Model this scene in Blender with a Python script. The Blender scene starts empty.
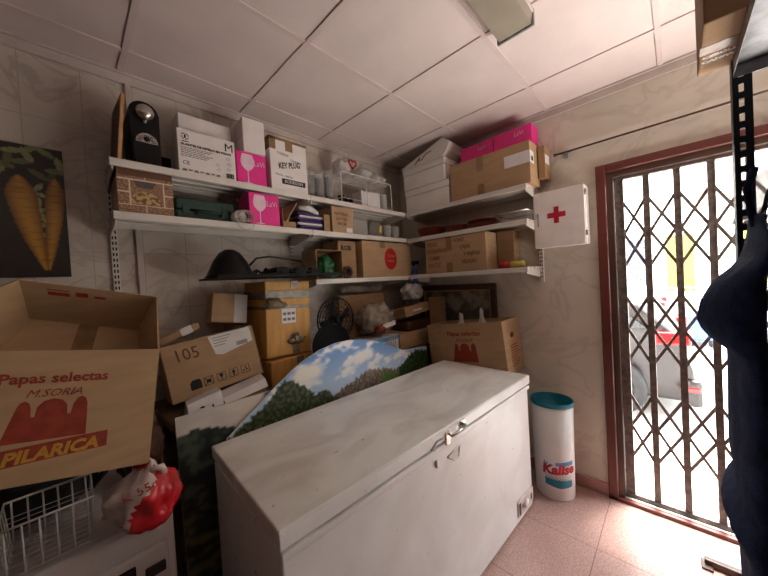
import bpy, bmesh, math, random
from mathutils import Vector, Matrix, Euler, noise
from mathutils.geometry import delaunay_2d_cdt
PI = math.pi
R = math.radians
SC = bpy.context.scene
COL = SC.collection

# ------------------------------------------------------------------ camera
cam_d = bpy.data.cameras.new('camera')
cam = bpy.data.objects.new('camera', cam_d)
COL.objects.link(cam)
SC.camera = cam
yaw, pitch, roll = 0.8056, -0.0205, -0.0578
fwd = Vector((math.sin(yaw) * math.cos(pitch), math.cos(yaw) * math.cos(pitch), math.sin(pitch)))
rgt = Vector((math.cos(yaw), -math.sin(yaw), 0))
up = rgt.cross(fwd)
r2 = math.cos(roll) * rgt + math.sin(roll) * up
u2 = -math.sin(roll) * rgt + math.cos(roll) * up
m = Matrix((r2, u2, -fwd)).transposed().to_4x4()
m.translation = Vector((-2.44, -2.0353, 1.5167))
cam.matrix_world = m
cam_d.sensor_width = 36
cam_d.lens = 304.3 / 768 * 36
cam_d.clip_start = 0.02

# ------------------------------------------------------------------ world, sun, lights, exposure
w = bpy.data.worlds.new('world')
SC.world = w
w.use_nodes = True
bg = w.node_tree.nodes['Background']
bg.inputs[0].default_value = (0.92, 0.96, 0.99, 1)
bg.inputs[1].default_value = 12.0
sun_d = bpy.data.lights.new('sun', 'SUN')
sun_d.energy = 16
sun_d.angle = R(14)
sun_d.color = (1, 0.95, 0.87)
sun = bpy.data.objects.new('sun', sun_d)
COL.objects.link(sun)
sun.rotation_euler = Vector((-0.26, 0.06, -1.0)).to_track_quat('-Z', 'Y').to_euler()


def area(name, loc, direction, sx, sy, power, color):
    d = bpy.data.lights.new(name, 'AREA')
    d.shape = 'RECTANGLE'
    d.size, d.size_y = sx, sy
    d.energy = power
    d.color = color
    o = bpy.data.objects.new(name, d)
    COL.objects.link(o)
    o.location = loc
    o.rotation_euler = Vector(direction).to_track_quat('-Z', 'Y').to_euler()
    return o


area('room_fill', (-2.9, -3.3, 2.6), (0.1, 0.25, -1), 1.2, 0.3, 2, (1, 0.9, 0.82))  # weak added fill high behind the camera, not a fixture of the room
area('upward_fill', (-0.5, -3.1, 0.9), (-0.2, 0.42, 1.0), 1.0, 1.0, 17, (1, 0.94, 0.88)).data.spread = R(118)  # added fill out of view, aimed up to brighten the ceiling
vs = SC.view_settings
vs.view_transform = 'Standard'
vs.look = 'None'
vs.gamma = 1
vs.exposure = 0.70
vs.use_curve_mapping = False


# ------------------------------------------------------------------ materials
def lin(c):
    out = []
    for v in c:
        v /= 255
        out.append(v / 12.92 if v <= 0.04045 else ((v + 0.055) / 1.055) ** 2.4)
    return (*out, 1)


def nmat(name, col, rough=0.6, var=0.12, scale=12, bump=0.0, bscale=60, metal=0.0, alpha=1.0, trans=0.0, spec=0.5, col2=None, stretch=None):
    """procedural material: two tones mixed by noise, with optional bump"""
    mt = bpy.data.materials.new(name)
    mt.use_nodes = True
    nt = mt.node_tree
    b = nt.nodes['Principled BSDF']
    b.inputs['Roughness'].default_value = rough
    b.inputs['Metallic'].default_value = metal
    b.inputs['Alpha'].default_value = alpha
    b.inputs['Transmission Weight'].default_value = trans
    b.inputs['Specular IOR Level'].default_value = spec
    tc = nt.nodes.new('ShaderNodeTexCoord')
    mp = nt.nodes.new('ShaderNodeMapping')
    nt.links.new(tc.outputs['Object'], mp.inputs[0])
    if stretch:
        mp.inputs['Scale'].default_value = stretch
    n = nt.nodes.new('ShaderNodeTexNoise')
    n.inputs['Scale'].default_value = scale
    n.inputs['Detail'].default_value = 6
    nt.links.new(mp.outputs[0], n.inputs['Vector'])
    r = nt.nodes.new('ShaderNodeValToRGB')
    c1 = lin(col)
    c2 = lin(col2) if col2 else tuple(x * (1 - var) ** 2 for x in c1[:3]) + (1,)
    r.color_ramp.elements[0].position = 0.35
    r.color_ramp.elements[1].position = 0.65
    r.color_ramp.elements[0].color = c2
    r.color_ramp.elements[1].color = c1
    nt.links.new(n.outputs['Fac'], r.inputs[0])
    nt.links.new(r.outputs[0], b.inputs['Base Color'])
    if bump:
        n2 = nt.nodes.new('ShaderNodeTexNoise')
        n2.inputs['Scale'].default_value = bscale
        n2.inputs['Detail'].default_value = 5
        nt.links.new(mp.outputs[0], n2.inputs['Vector'])
        bp = nt.nodes.new('ShaderNodeBump')
        bp.inputs['Strength'].default_value = bump
        bp.inputs['Distance'].default_value = 0.01
        nt.links.new(n2.outputs['Fac'], bp.inputs['Height'])
        nt.links.new(bp.outputs[0], b.inputs['Normal'])
    return mt


def tile_mat(name, axes, off, bw, rh, mortar, col, joint, vein, rough, vein_scale, speck=None, joint_amt=1.0):
    mt = bpy.data.materials.new(name)
    mt.use_nodes = True
    nt = mt.node_tree
    N, L = nt.nodes, nt.links
    b = N['Principled BSDF']
    b.inputs['Roughness'].default_value = rough
    g = N.new('ShaderNodeNewGeometry')
    s = N.new('ShaderNodeSeparateXYZ')
    L.new(g.outputs['Position'], s.inputs[0])
    c = N.new('ShaderNodeCombineXYZ')
    L.new(s.outputs[axes[0]], c.inputs[0])
    L.new(s.outputs[axes[1]], c.inputs[1])
    mp = N.new('ShaderNodeMapping')
    mp.inputs['Location'].default_value = (off[0], off[1], 0)
    L.new(c.outputs[0], mp.inputs[0])
    br = N.new('ShaderNodeTexBrick')
    br.offset = 0
    br.squash = 1
    br.inputs['Scale'].default_value = 1
    br.inputs['Mortar Size'].default_value = mortar
    br.inputs['Mortar Smooth'].default_value = 0.3
    br.inputs['Brick Width'].default_value = bw
    br.inputs['Row Height'].default_value = rh
    br.inputs['Bias'].default_value = -0.5
    L.new(mp.outputs[0], br.inputs['Vector'])
    # cloudy tone
    n1 = N.new('ShaderNodeTexNoise')
    n1.inputs['Scale'].default_value = vein_scale
    n1.inputs['Detail'].default_value = 8
    n1.inputs['Distortion'].default_value = 1.2
    L.new(c.outputs[0], n1.inputs['Vector'])
    rp = N.new('ShaderNodeValToRGB')
    e = rp.color_ramp.elements
    if speck:
        e[0].position, e[0].color = 0.42, lin(vein)
        e[1].position, e[1].color = 0.58, lin(col)
    else:
        e[0].position, e[0].color = 0.0, lin(col)
        e[1].position, e[1].color = 1.0, lin(col)
        for p, cc in ((0.465, col), (0.5, vein), (0.535, col)):
            k = e.new(p)
            k.color = lin(cc)
    L.new(n1.outputs['Fac'], rp.inputs[0])
    src = rp.outputs[0]
    n3 = N.new('ShaderNodeTexNoise')
    n3.inputs['Scale'].default_value = 2.2
    n3.inputs['Detail'].default_value = 3
    L.new(c.outputs[0], n3.inputs['Vector'])
    mr = N.new('ShaderNodeMapRange')
    mr.inputs[1].default_value, mr.inputs[2].default_value = 0.3, 0.7
    mr.inputs[3].default_value, mr.inputs[4].default_value = 0.86, 1.05
    L.new(n3.outputs['Fac'], mr.inputs[0])
    mu = N.new('ShaderNodeMix')
    mu.data_type = 'RGBA'
    mu.blend_type = 'MULTIPLY'
    mu.inputs[0].default_value = 1
    L.new(src, mu.inputs[6])
    L.new(mr.outputs[0], mu.inputs[7])
    mx = N.new('ShaderNodeMix')
    mx.data_type = 'RGBA'
    fm = N.new('ShaderNodeMath')
    fm.operation = 'MULTIPLY'
    fm.inputs[1].default_value = joint_amt
    L.new(br.outputs['Fac'], fm.inputs[0])
    L.new(fm.outputs[0], mx.inputs[0])
    L.new(mu.outputs[2], mx.inputs[6])
    mx.inputs[7].default_value = lin(joint)
    L.new(mx.outputs[2], b.inputs['Base Color'])
    bp = N.new('ShaderNodeBump')
    bp.inputs['Strength'].default_value = 0.25
    bp.inputs['Distance'].default_value = 0.004
    bp.invert = True
    L.new(fm.outputs[0], bp.inputs['Height'])
    L.new(bp.outputs[0], b.inputs['Normal'])
    return mt


M = {}
M['wallA'] = tile_mat('marbled_wall_tile', 'XZ', (0.781, 0.06), 0.195, 0.30, 0.0025, (208, 196, 182), (180, 167, 155), (188, 174, 162), 0.35, 3.2)
M['wallB'] = tile_mat('marbled_wall_paint', 'YZ', (0.1, 0.06), 0.60, 0.60, 0.002, (218, 208, 192), (208, 197, 182), (206, 194, 180), 0.55, 2.4, joint_amt=0.3)
M['floor'] = tile_mat('pink_terrazzo', 'XY', (0.525, 1.685), 0.44, 0.44, 0.002, (204, 170, 160), (120, 86, 80), (172, 132, 124), 0.28, 160, speck=True)
M['ceil'] = nmat('ceiling_tile', (220, 204, 198), 0.85, 0.05, 3, 0.25, 220)
M['tbar'] = nmat('ceiling_grid_metal', (214, 196, 190), 0.5, 0.03)
M['trimw'] = nmat('cream_trim', (205, 190, 182), 0.5, 0.06)
M['baseb'] = nmat('pink_terrazzo_skirting', (200, 150, 142), 0.35, 0.25, 150)
M['shelf'] = nmat('white_enamelled_steel', (222, 214, 204), 0.35, 0.05, 8)
M['slot'] = nmat('dark_slot', (40, 34, 30), 0.8)
M['walldark'] = nmat('dark_unseen_wall', (96, 78, 68), 0.7, 0.2, 4)  # unseen walls made dark to cut bounced light at the left
M['kraft'] = nmat('kraft_cardboard', (184, 150, 112), 0.8, 0.08, 6, 0.08, 90, stretch=(1, 1, 6))
M['kraft2'] = nmat('brown_cardboard', (168, 132, 94), 0.8, 0.10, 6, 0.08, 90, stretch=(1, 1, 6))
M['kraft3'] = nmat('golden_cardboard', (214, 160, 84), 0.6, 0.12, 5, 0.15, 30, stretch=(6, 6, 1))
M['kraftin'] = nmat('cardboard_inside', (165, 128, 92), 0.85, 0.1, 5)
M['tape'] = nmat('brown_parcel_tape', (150, 118, 84), 0.25, 0.15, 20, 0.2, 40)
M['tape2'] = nmat('shiny_tape', (140, 122, 92), 0.15, 0.3, 25, 0.6, 30)
M['whitecard'] = nmat('white_card', (232, 222, 216), 0.6, 0.04)
M['paper'] = nmat('white_paper', (232, 228, 224), 0.6, 0.05)
M['foam'] = nmat('white_foam_board', (240, 236, 228), 0.7, 0.05, 5)
M['ink'] = nmat('black_ink', (36, 32, 32), 0.7)
M['greyink'] = nmat('grey_ink', (120, 112, 110), 0.7)
M['redink'] = nmat('red_ink', (158, 58, 38), 0.7, 0.15, 40)
M['yelink'] = nmat('yellow_ink', (206, 150, 56), 0.7)
M['browink'] = nmat('brown_marker', (112, 72, 40), 0.8)
M['pink'] = nmat('magenta_card', (236, 38, 140), 0.45, 0.04)
M['pinkw'] = nmat('pale_glass_print', (240, 205, 220), 0.5)
M['black'] = nmat('black_plastic', (13, 12, 14), 0.38, 0.1, spec=0.3)
M['blackm'] = nmat('black_matt', (17, 15, 15), 0.65, 0.2, spec=0.25)
M['chrome'] = nmat('brushed_silver', (205, 200, 195), 0.25, 0.05, metal=0.9)
M['steel'] = nmat('galvanised_steel', (150, 150, 152), 0.45, 0.2, 30, metal=0.6)
M['wood'] = nmat('light_wood_edge', (196, 146, 96), 0.5, 0.15, 10, stretch=(8, 8, 1))
M['weave'] = nmat('dark_woven_panel', (92, 68, 50), 0.7, 0.5, 70)
M['darkwood'] = nmat('dark_brown_wood', (74, 44, 30), 0.4, 0.2, 12, stretch=(1, 6, 6))
M['bench'] = nmat('plain_bench_wood', (120, 92, 66), 0.6, 0.2, 8)
M['green'] = nmat('dark_green_plastic', (32, 62, 52), 0.5, 0.1)
M['green2'] = nmat('bright_green_plastic', (20, 104, 52), 0.4, 0.3)
M['wire'] = nmat('white_coated_wire', (232, 226, 220), 0.35)
M['wiregrey'] = nmat('grey_wire', (170, 160, 150), 0.4)
M['glass'] = nmat('clear_plastic', (225, 222, 218), 0.12, 0.03, alpha=0.16)
M['tubp'] = nmat('frosted_plastic', (205, 200, 195), 0.2, 0.03, alpha=0.5)
M['cup'] = nmat('white_cup', (225, 218, 210), 0.4, alpha=0.85)
M['bag'] = nmat('translucent_bag', (228, 222, 216), 0.25, 0.1, 20, 0.8, 25, alpha=0.72)
M['bagbrown'] = nmat('clear_bag_over_card', (190, 174, 156), 0.2, 0.3, 14, 0.8, 25, alpha=0.75)
M['bagred'] = nmat('red_carrier_bag', (200, 26, 36), 0.35, 0.15, 14, 0.6, 18)
M['bagwhite'] = nmat('white_printed_bag', (220, 200, 190), 0.4, 0.2, 14, 0.6, 18)
M['terra'] = nmat('terracotta_glaze', (128, 44, 26), 0.35, 0.2)
M['red'] = nmat('red_plastic', (190, 34, 40), 0.4, 0.08)
M['yellow'] = nmat('yellow_roll', (214, 190, 90), 0.5)
M['blue'] = nmat('blue_plastic', (26, 70, 160), 0.3)
M['oven'] = nmat('white_enamel', (205, 196, 192), 0.35, 0.06)
M['ovenglass'] = nmat('dark_oven_glass', (14, 12, 12), 0.12)
M['navy'] = nmat('navy_fabric', (44, 60, 96), 0.95, 0.2, 30, 0.3, 300, spec=0.15)
M['darkfab'] = nmat('dark_grey_fabric', (38, 34, 33), 0.9, 0.3, 20, 0.3, 200)
M['rack'] = nmat('dark_painted_rack', (44, 50, 60), 0.45, 0.15, metal=0.3)
M['purple'] = nmat('purple_card', (70, 44, 110), 0.5)
M['teal'] = nmat('teal_plastic', (10, 118, 140), 0.35, 0.08)
M['binwhite'] = nmat('white_bin_plastic', (236, 230, 226), 0.35, 0.03)
M['litblue'] = nmat('light_blue_print', (90, 160, 210), 0.5)
M['crimson'] = nmat('crimson_print', (190, 24, 54), 0.5)
M['frame'] = nmat('red_brown_aluminium', (108, 54, 44), 0.35, 0.15, 6)
M['framedark'] = nmat('brown_aluminium', (92, 66, 56), 0.35, 0.15, 6)
M['gate'] = nmat('weathered_gate_steel', (132, 118, 110), 0.5, 0.3, 40, metal=0.2)
M['alu'] = nmat('bare_aluminium', (214, 210, 208), 0.35, 0.1, metal=0.4)
M['lampshade'] = nmat('aged_lamp_diffuser', (150, 140, 124), 0.4, 0.12, 5)
M['street'] = nmat('pale_asphalt', (178, 174, 170), 0.9, 0.12, 3)
M['pave'] = nmat('pale_paving', (205, 200, 195), 0.9, 0.1, 3)
M['facade'] = nmat('white_render', (232, 226, 218), 0.9, 0.05, 2)
M['shutter'] = nmat('yellow_shutter', (140, 126, 44), 0.6, 0.08)
M['stone'] = nmat('speckled_grey_stone', (100, 108, 128), 0.8, 0.6, 22, col2=(44, 52, 70))
M['brownsh'] = nmat('brown_shutter', (150, 116, 100), 0.7, 0.1)
M['carpaint'] = nmat('grey_mauve_car_paint', (32, 27, 29), 0.35, 0.03)
M['carwhite'] = nmat('white_car_paint', (220, 222, 226), 0.25, 0.03)
M['carblue'] = nmat('blue_car_paint', (70, 100, 170), 0.25, 0.03)
M['carglass'] = nmat('car_glass', (40, 44, 50), 0.08)
M['tyre'] = nmat('tyre_rubber', (32, 32, 34), 0.8)
M['tail'] = nmat('red_tail_lens', (200, 20, 24), 0.2, 0.05)
M['tree'] = nmat('dark_foliage', (40, 70, 44), 0.8)


def stain_mat(name, col, stain, streak, rough):
    """white enamel with cloudy, stretched grime"""
    mt = bpy.data.materials.new(name)
    mt.use_nodes = True
    nt = mt.node_tree
    N, L = nt.nodes, nt.links
    b = N['Principled BSDF']
    b.inputs['Roughness'].default_value = rough
    tc = N.new('ShaderNodeTexCoord')
    mp = N.new('ShaderNodeMapping')
    mp.inputs['Scale'].default_value = streak
    L.new(tc.outputs['Object'], mp.inputs[0])
    n = N.new('ShaderNodeTexNoise')
    n.inputs['Scale'].default_value = 3
    n.inputs['Detail'].default_value = 7
    n.inputs['Distortion'].default_value = 0.6
    L.new(mp.outputs[0], n.inputs['Vector'])
    r = N.new('ShaderNodeValToRGB')
    e = r.color_ramp.elements
    e[0].position, e[0].color = 0.33, lin(stain)
    e[1].position, e[1].color = 0.62, lin(col)
    L.new(n.outputs['Fac'], r.inputs[0])
    # small dark scuffs
    n2 = N.new('ShaderNodeTexNoise')
    n2.inputs['Scale'].default_value = 26
    n2.inputs['Detail'].default_value = 3
    L.new(tc.outputs['Object'], n2.inputs['Vector'])
    r2_ = N.new('ShaderNodeValToRGB')
    e = r2_.color_ramp.elements
    e[0].position, e[0].color = 0.24, (0.45, 0.43, 0.42, 1)
    e[1].position, e[1].color = 0.29, (1, 1, 1, 1)
    L.new(n2.outputs['Fac'], r2_.inputs[0])
    mu = N.new('ShaderNodeMix')
    mu.data_type = 'RGBA'
    mu.blend_type = 'MULTIPLY'
    mu.inputs[0].default_value = 1
    L.new(r.outputs[0], mu.inputs[6])
    L.new(r2_.outputs[0], mu.inputs[7])
    L.new(mu.outputs[2], b.inputs['Base Color'])
    return mt


M['fztop'] = stain_mat('grimy_white_enamel_lid', (242, 240, 234), (216, 210, 202), (1.0, 2.2, 1), 0.25)
M['fzbody'] = stain_mat('scuffed_white_enamel', (234, 230, 228), (218, 212, 208), (1, 1, 1), 0.35)

vc = bpy.data.materials.new('printed_picture')
vc.use_nodes = True
a_ = vc.node_tree.nodes.new('ShaderNodeAttribute')
a_.attribute_name = 'print'
vc.node_tree.links.new(a_.outputs['Color'], vc.node_tree.nodes['Principled BSDF'].inputs['Base Color'])
vc.node_tree.nodes['Principled BSDF'].inputs['Roughness'].default_value = 0.35
M['print'] = vc


# ------------------------------------------------------------------ mesh helpers
class MB:
    def __init__(self):
        self.bm = bmesh.new()
        self.mats = []
        self.mi = 0

    def mat(self, key):
        if key not in self.mats:
            self.mats.append(key)
        self.mi = self.mats.index(key)
        return self

    def _mark(self, before):
        for f in self.bm.faces:
            if f.index == -1 or f.index >= before:
                pass

    def faces(self, verts, faces, smooth=False):
        vv = [self.bm.verts.new(v) for v in verts]
        for f in faces:
            try:
                ff = self.bm.faces.new([vv[i] for i in f])
                ff.material_index = self.mi
                ff.smooth = smooth
            except ValueError:
                pass
        return self

    def box(self, x0, x1, y0, y1, z0, z1, mtx=None):
        p = [Vector((x, y, z)) for z in (z0, z1) for y in (y0, y1) for x in (x0, x1)]
        if mtx:
            p = [mtx @ q for q in p]
        return self.faces(p, [(0, 2, 3, 1), (4, 5, 7, 6), (0, 1, 5, 4), (2, 6, 7, 3), (0, 4, 6, 2), (1, 3, 7, 5)])

    def bbox(self, x0, x1, y0, y1, z0, z1, bev=0.004, seg=2, mtx=None):
        t = bmesh.new()
        bmesh.ops.create_cube(t, size=1)
        for v in t.verts:
            v.co = Vector(((x0 + x1) / 2 + v.co.x * (x1 - x0), (y0 + y1) / 2 + v.co.y * (y1 - y0), (z0 + z1) / 2 + v.co.z * (z1 - z0)))
        bmesh.ops.bevel(t, geom=list(t.edges), offset=bev, segments=seg, affect='EDGES', profile=0.5)
        return self._merge(t, mtx)

    def _merge(self, t, mtx=None, smooth=False):
        t.verts.index_update()
        vs_ = [(mtx @ v.co) if mtx else v.co.copy() for v in t.verts]
        fs = [[v.index for v in f.verts] for f in t.faces]
        t.free()
        return self.faces(vs_, fs, smooth)

    def hexa(self, p):
        """8 points: bottom 4 (fl, fr, br, bl) then top 4"""
        return self.faces(p, [(3, 2, 1, 0), (4, 5, 6, 7), (0, 1, 5, 4), (1, 2, 6, 5), (2, 3, 7, 6), (3, 0, 4, 7)])

    def prism(self, pts, d, axis='y', at=0.0):
        """outline pts in the plane across axis, extruded from at to at+d"""
        n = len(pts)

        def P(a, b, c):
            return {'y': (a, c, b), 'x': (c, a, b), 'z': (a, b, c)}[axis]
        v = [P(a, b, at) for a, b in pts] + [P(a, b, at + d) for a, b in pts]
        fs = [tuple(range(n)), tuple(range(2 * n - 1, n - 1, -1))] + [(i, (i + 1) % n, n + (i + 1) % n, n + i) for i in range(n)]
        self.faces(v, fs)
        return self

    def lathe(self, prof, c=(0, 0, 0), n=28, sx=1, sy=1, axis='z', closed=False, cap=True):
        v, f = [], []
        for r, z in prof:
            for i in range(n):
                a = 2 * PI * i / n
                p = (r * math.cos(a) * sx, r * math.sin(a) * sy, z)
                if axis == 'y':
                    p = (p[0], p[2], p[1])
                elif axis == 'x':
                    p = (p[2], p[0], p[1])
                v.append((c[0] + p[0], c[1] + p[1], c[2] + p[2]))
        k = len(prof)
        for j in range(k - 1 + (1 if closed else 0)):
            for i in range(n):
                a, b = j * n + i, j * n + (i + 1) % n
                cc, d = ((j + 1) % k) * n + (i + 1) % n, ((j + 1) % k) * n + i
                f.append((a, b, cc, d))
        if not closed and cap:
            if prof[0][0] > 1e-5:
                f.append(tuple(range(n))[::-1])
            if prof[-1][0] > 1e-5:
                f.append(tuple((k - 1) * n + i for i in range(n)))
        return self.faces(v, f, True)

    def tube(self, pts, r, n=6, closed=False):
        pts = [Vector(p) for p in pts]
        k = len(pts)
        v, f = [], []
        ref = None
        for i, p in enumerate(pts):
            a = pts[i - 1] if (i > 0 or closed) else pts[i]
            b = pts[(i + 1) % k] if (i < k - 1 or closed) else pts[i]
            t = (b - a).normalized()
            if ref is None:
                ref = t.orthogonal().normalized()
            else:
                ref = (ref - t * ref.dot(t))
                ref = ref.normalized() if ref.length > 1e-6 else t.orthogonal().normalized()
            bi = t.cross(ref)
            rr = r[i] if isinstance(r, (list, tuple)) else r
            for j in range(n):
                an = 2 * PI * j / n
                v.append(p + (ref * math.cos(an) + bi * math.sin(an)) * rr)
        for i in range(k if closed else k - 1):
            for j in range(n):
                q = (i + 1) % k
                f.append((i * n + j, i * n + (j + 1) % n, q * n + (j + 1) % n, q * n + j))
        if not closed:
            f.append(tuple(range(n))[::-1])
            f.append(tuple((k - 1) * n + j for j in range(n)))
        return self.faces(v, f, True)

    def build(self, name, mat=None, parent=None, loc=None, rot=None):
        me = bpy.data.meshes.new(name)
        bmesh.ops.remove_doubles(self.bm, verts=self.bm.verts, dist=1e-6)
        bmesh.ops.recalc_face_normals(self.bm, faces=self.bm.faces)
        self.bm.to_mesh(me)
        self.bm.free()
        for k in (self.mats or [mat]):
            me.materials.append(M[k])
        o = bpy.data.objects.new(name, me)
        COL.objects.link(o)
        if parent:
            o.parent = parent
        if loc:
            o.location = loc
        if rot:
            o.rotation_euler = rot
        return o


def tag(o, label=None, cat=None, group=None, kind=None):
    if label:
        o['label'] = label
    if cat:
        o['category'] = cat
    if group:
        o['group'] = group
    if kind:
        o['kind'] = kind
    return o


def thing(name, label, cat, loc=(0, 0, 0), rot=(0, 0, 0), group=None):
    o = bpy.data.objects.new(name, None)
    COL.objects.link(o)
    o.location = loc
    o.rotation_euler = rot
    o.empty_display_size = 0.05
    return tag(o, label, cat, group)


def struct(name, mb, mat):
    return tag(mb.build(name, mat), kind='structure')


def copy_tree(o, parent=None):
    c = o.copy()
    COL.objects.link(c)
    if parent:
        c.parent = parent
    for ch in [x for x in bpy.data.objects if x.parent == o]:
        copy_tree(ch, c)
    return c


def box(name, mat, parent, x0, x1, y0, y1, z0, z1, bev=0.0):
    b = MB()
    if bev:
        b.bbox(x0, x1, y0, y1, z0, z1, bev)
    else:
        b.box(x0, x1, y0, y1, z0, z1)
    return b.build(name, mat, parent)


def text(name, s, mat, parent, size, x, z, y=-0.0012, align='LEFT', rot=0.0, bold=0.0, frame=None, shear=0.0, squeeze=1.0, depth=0.0006):
    """lettering standing on a front face (plane y, facing -y), x = left / centre / right, z = baseline"""
    cu = bpy.data.curves.new(name, 'FONT')
    cu.body = s
    cu.size = size
    cu.align_x = align
    cu.extrude = depth
    cu.offset = bold
    cu.shear = shear
    cu.resolution_u = 2
    t = bpy.data.objects.new(name, cu)
    me = bpy.data.meshes.new_from_object(t)
    bpy.data.objects.remove(t)
    mt = Matrix.Translation((x, y, z)) @ Matrix.Rotation(rot, 4, 'Y') @ Matrix.Rotation(PI / 2, 4, 'X') @ Matrix.Diagonal((squeeze, 1, 1, 1))
    if frame:
        mt = frame @ mt
    me.transform(mt)
    me.materials.clear()
    me.materials.append(M[mat])
    o = bpy.data.objects.new(name, me)
    COL.objects.link(o)
    o.parent = parent
    return o


def carton(name, label, cat, loc, rot, W, D, H, mat='kraft', group=None, tape=None, bev=0.004):
    t = thing(name, label, cat, loc, rot, group)
    box('body', mat, t, 0, W, 0, D, 0, H, bev)
    if tape:
        c = W * 0.42
        b = MB()
        b.box(c - 0.025, c + 0.025, -0.0012, 0, H * 0.62, H + 0.001)
        b.box(c - 0.025, c + 0.025, -0.0012, D + 0.001, H, H + 0.0012)
        b.build('tape', tape, t)
        b = MB()
        b.box(c - 0.025, c + 0.025, -0.0012, 0, -0.0, H * 0.28)
        b.build('tape', tape, t)
    return t


def delaunay_fill(outline, step):
    pts = []
    n = len(outline)
    for i in range(n):
        a, b = Vector(outline[i]), Vector(outline[(i + 1) % n])
        k = max(1, int((b - a).length / step))
        pts += [a.lerp(b, j / k) for j in range(k)]
    nb = len(pts)
    xs, ys = [p.x for p in pts], [p.y for p in pts]

    def inside(x, y):
        c = False
        j = nb - 1
        for i in range(nb):
            if (pts[i].y > y) != (pts[j].y > y) and x < (pts[j].x - pts[i].x) * (y - pts[i].y) / (pts[j].y - pts[i].y) + pts[i].x:
                c = not c
            j = i
        return c
    inner = []
    y = min(ys) + step * 0.5
    row = 0
    while y < max(ys):
        x = min(xs) + step * (0.5 if row % 2 else 0.25)
        while x < max(xs):
            if inside(x, y) and min((Vector((x, y)) - p).length for p in pts) > step * 0.5:
                inner.append(Vector((x, y)))
            x += step
        y += step * 0.87
        row += 1
    allp = pts + inner
    r = delaunay_2d_cdt([Vector(p) for p in allp], [(i, (i + 1) % nb) for i in range(nb)], [], 1, 1e-6)
    return r[0], r[2], pts


def inflated(outline, step, thick, wrinkle=0.006, wscale=14, soft=0.06, to3=None):
    """cloth or bag body: an outline filled on both sides and puffed up; returns verts, faces"""
    V, F, bd = delaunay_fill(outline, step)
    n = len(V)

    def dist(p):
        d = 9
        k = len(bd)
        for i in range(k):
            a, b = bd[i], bd[(i + 1) % k]
            ab = b - a
            t = max(0, min(1, (p - a).dot(ab) / max(ab.length_squared, 1e-12)))
            d = min(d, (p - a - ab * t).length)
        return d
    front, back, idx = [], [], {}
    out = []
    for i, p in enumerate(V):
        d = dist(p)
        s = min(1, d / soft)
        h = thick * math.sqrt(max(0, 1 - (1 - s) ** 2))
        w_ = wrinkle * noise.noise(Vector((p.x * wscale, p.y * wscale * 0.45, 3.1))) * min(1, d / (soft * 0.5))
        w2 = wrinkle * noise.noise(Vector((p.x * wscale, p.y * wscale * 0.45, 9.7))) * min(1, d / (soft * 0.5))
        idx[i] = d < 1e-5
        out.append((p, h + w_ * 2, h + w2 * 2))
    verts = [to3(p.x, p.y, hf) for p, hf, hb in out]
    bi = {}
    for i, (p, hf, hb) in enumerate(out):
        if idx[i]:
            bi[i] = i
        else:
            bi[i] = len(verts)
            verts.append(to3(p.x, p.y, -hb))
    faces = [tuple(f) for f in F] + [tuple(bi[i] for i in reversed(f)) for f in F]
    return verts, faces


def crumple(name, mat, parent, c, rad, seed=1, neck=0.0, amp=0.12, sub=4):
    """a full plastic bag: a crumpled, bulging body, with a tied neck when asked"""
    t = bmesh.new()
    bmesh.ops.create_icosphere(t, subdivisions=sub, radius=1)
    for v in t.verts:
        p = v.co.copy()
        q = p * 2.2 + Vector((seed * 7.3, seed * 1.7, 0))
        d = noise.noise(q) * amp * 1.4 + abs(noise.noise(q * 2.7)) * amp - abs(noise.noise(q * 5.1)) * amp * 0.6
        p = p * (1 + d)
        if p.z < -0.7:
            p.z = -0.7 - (p.z + 0.7) * -0.15
        if neck and p.z > 0.35:
            k = min(1, (p.z - 0.35) / 0.5)
            s = (1 - k) + 0.16 * k
            p.x *= s
            p.y *= s
            p.z += neck * k
            if k > 0.98:
                p.x *= 2.6
                p.y *= 2.6
        v.co = Vector((c[0] + p.x * rad[0], c[1] + p.y * rad[1], c[2] + p.z * rad[2]))
    b = MB()
    b._merge(t, None, True)
    return b.build(name, mat, parent)


def painted(name, parent, outline, step, to3, fn, thick=0.004, back='foam', normal=(0, -1, 0)):
    """printed sheet: outline (u, v) filled, each vertex coloured by fn(u, v)"""
    V, F, bd = delaunay_fill(outline, step)
    me = bpy.data.meshes.new(name)
    me.from_pydata([to3(p.x, p.y) for p in V], [], [tuple(f) for f in F])
    ca = me.color_attributes.new('print', 'FLOAT_COLOR', 'POINT')
    for i, p in enumerate(V):
        ca.data[i].color = lin(fn(p.x, p.y))
    me.materials.append(M['print'])
    o = bpy.data.objects.new(name, me)
    COL.objects.link(o)
    o.parent = parent
    return o


def smooth(a, b, t):
    t = max(0, min(1, (t - a) / (b - a)))
    return t * t * (3 - 2 * t)


def mixc(a, b, t):
    return tuple(a[i] * (1 - t) + b[i] * t for i in range(3))


def fbm(x, y, s=0.0):
    return 0.5 + 0.5 * (noise.noise(Vector((x, y, s))) + 0.5 * noise.noise(Vector((x * 2.1, y * 2.1, s + 5))) + 0.25 * noise.noise(Vector((x * 4.3, y * 4.3, s + 9))))


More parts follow.
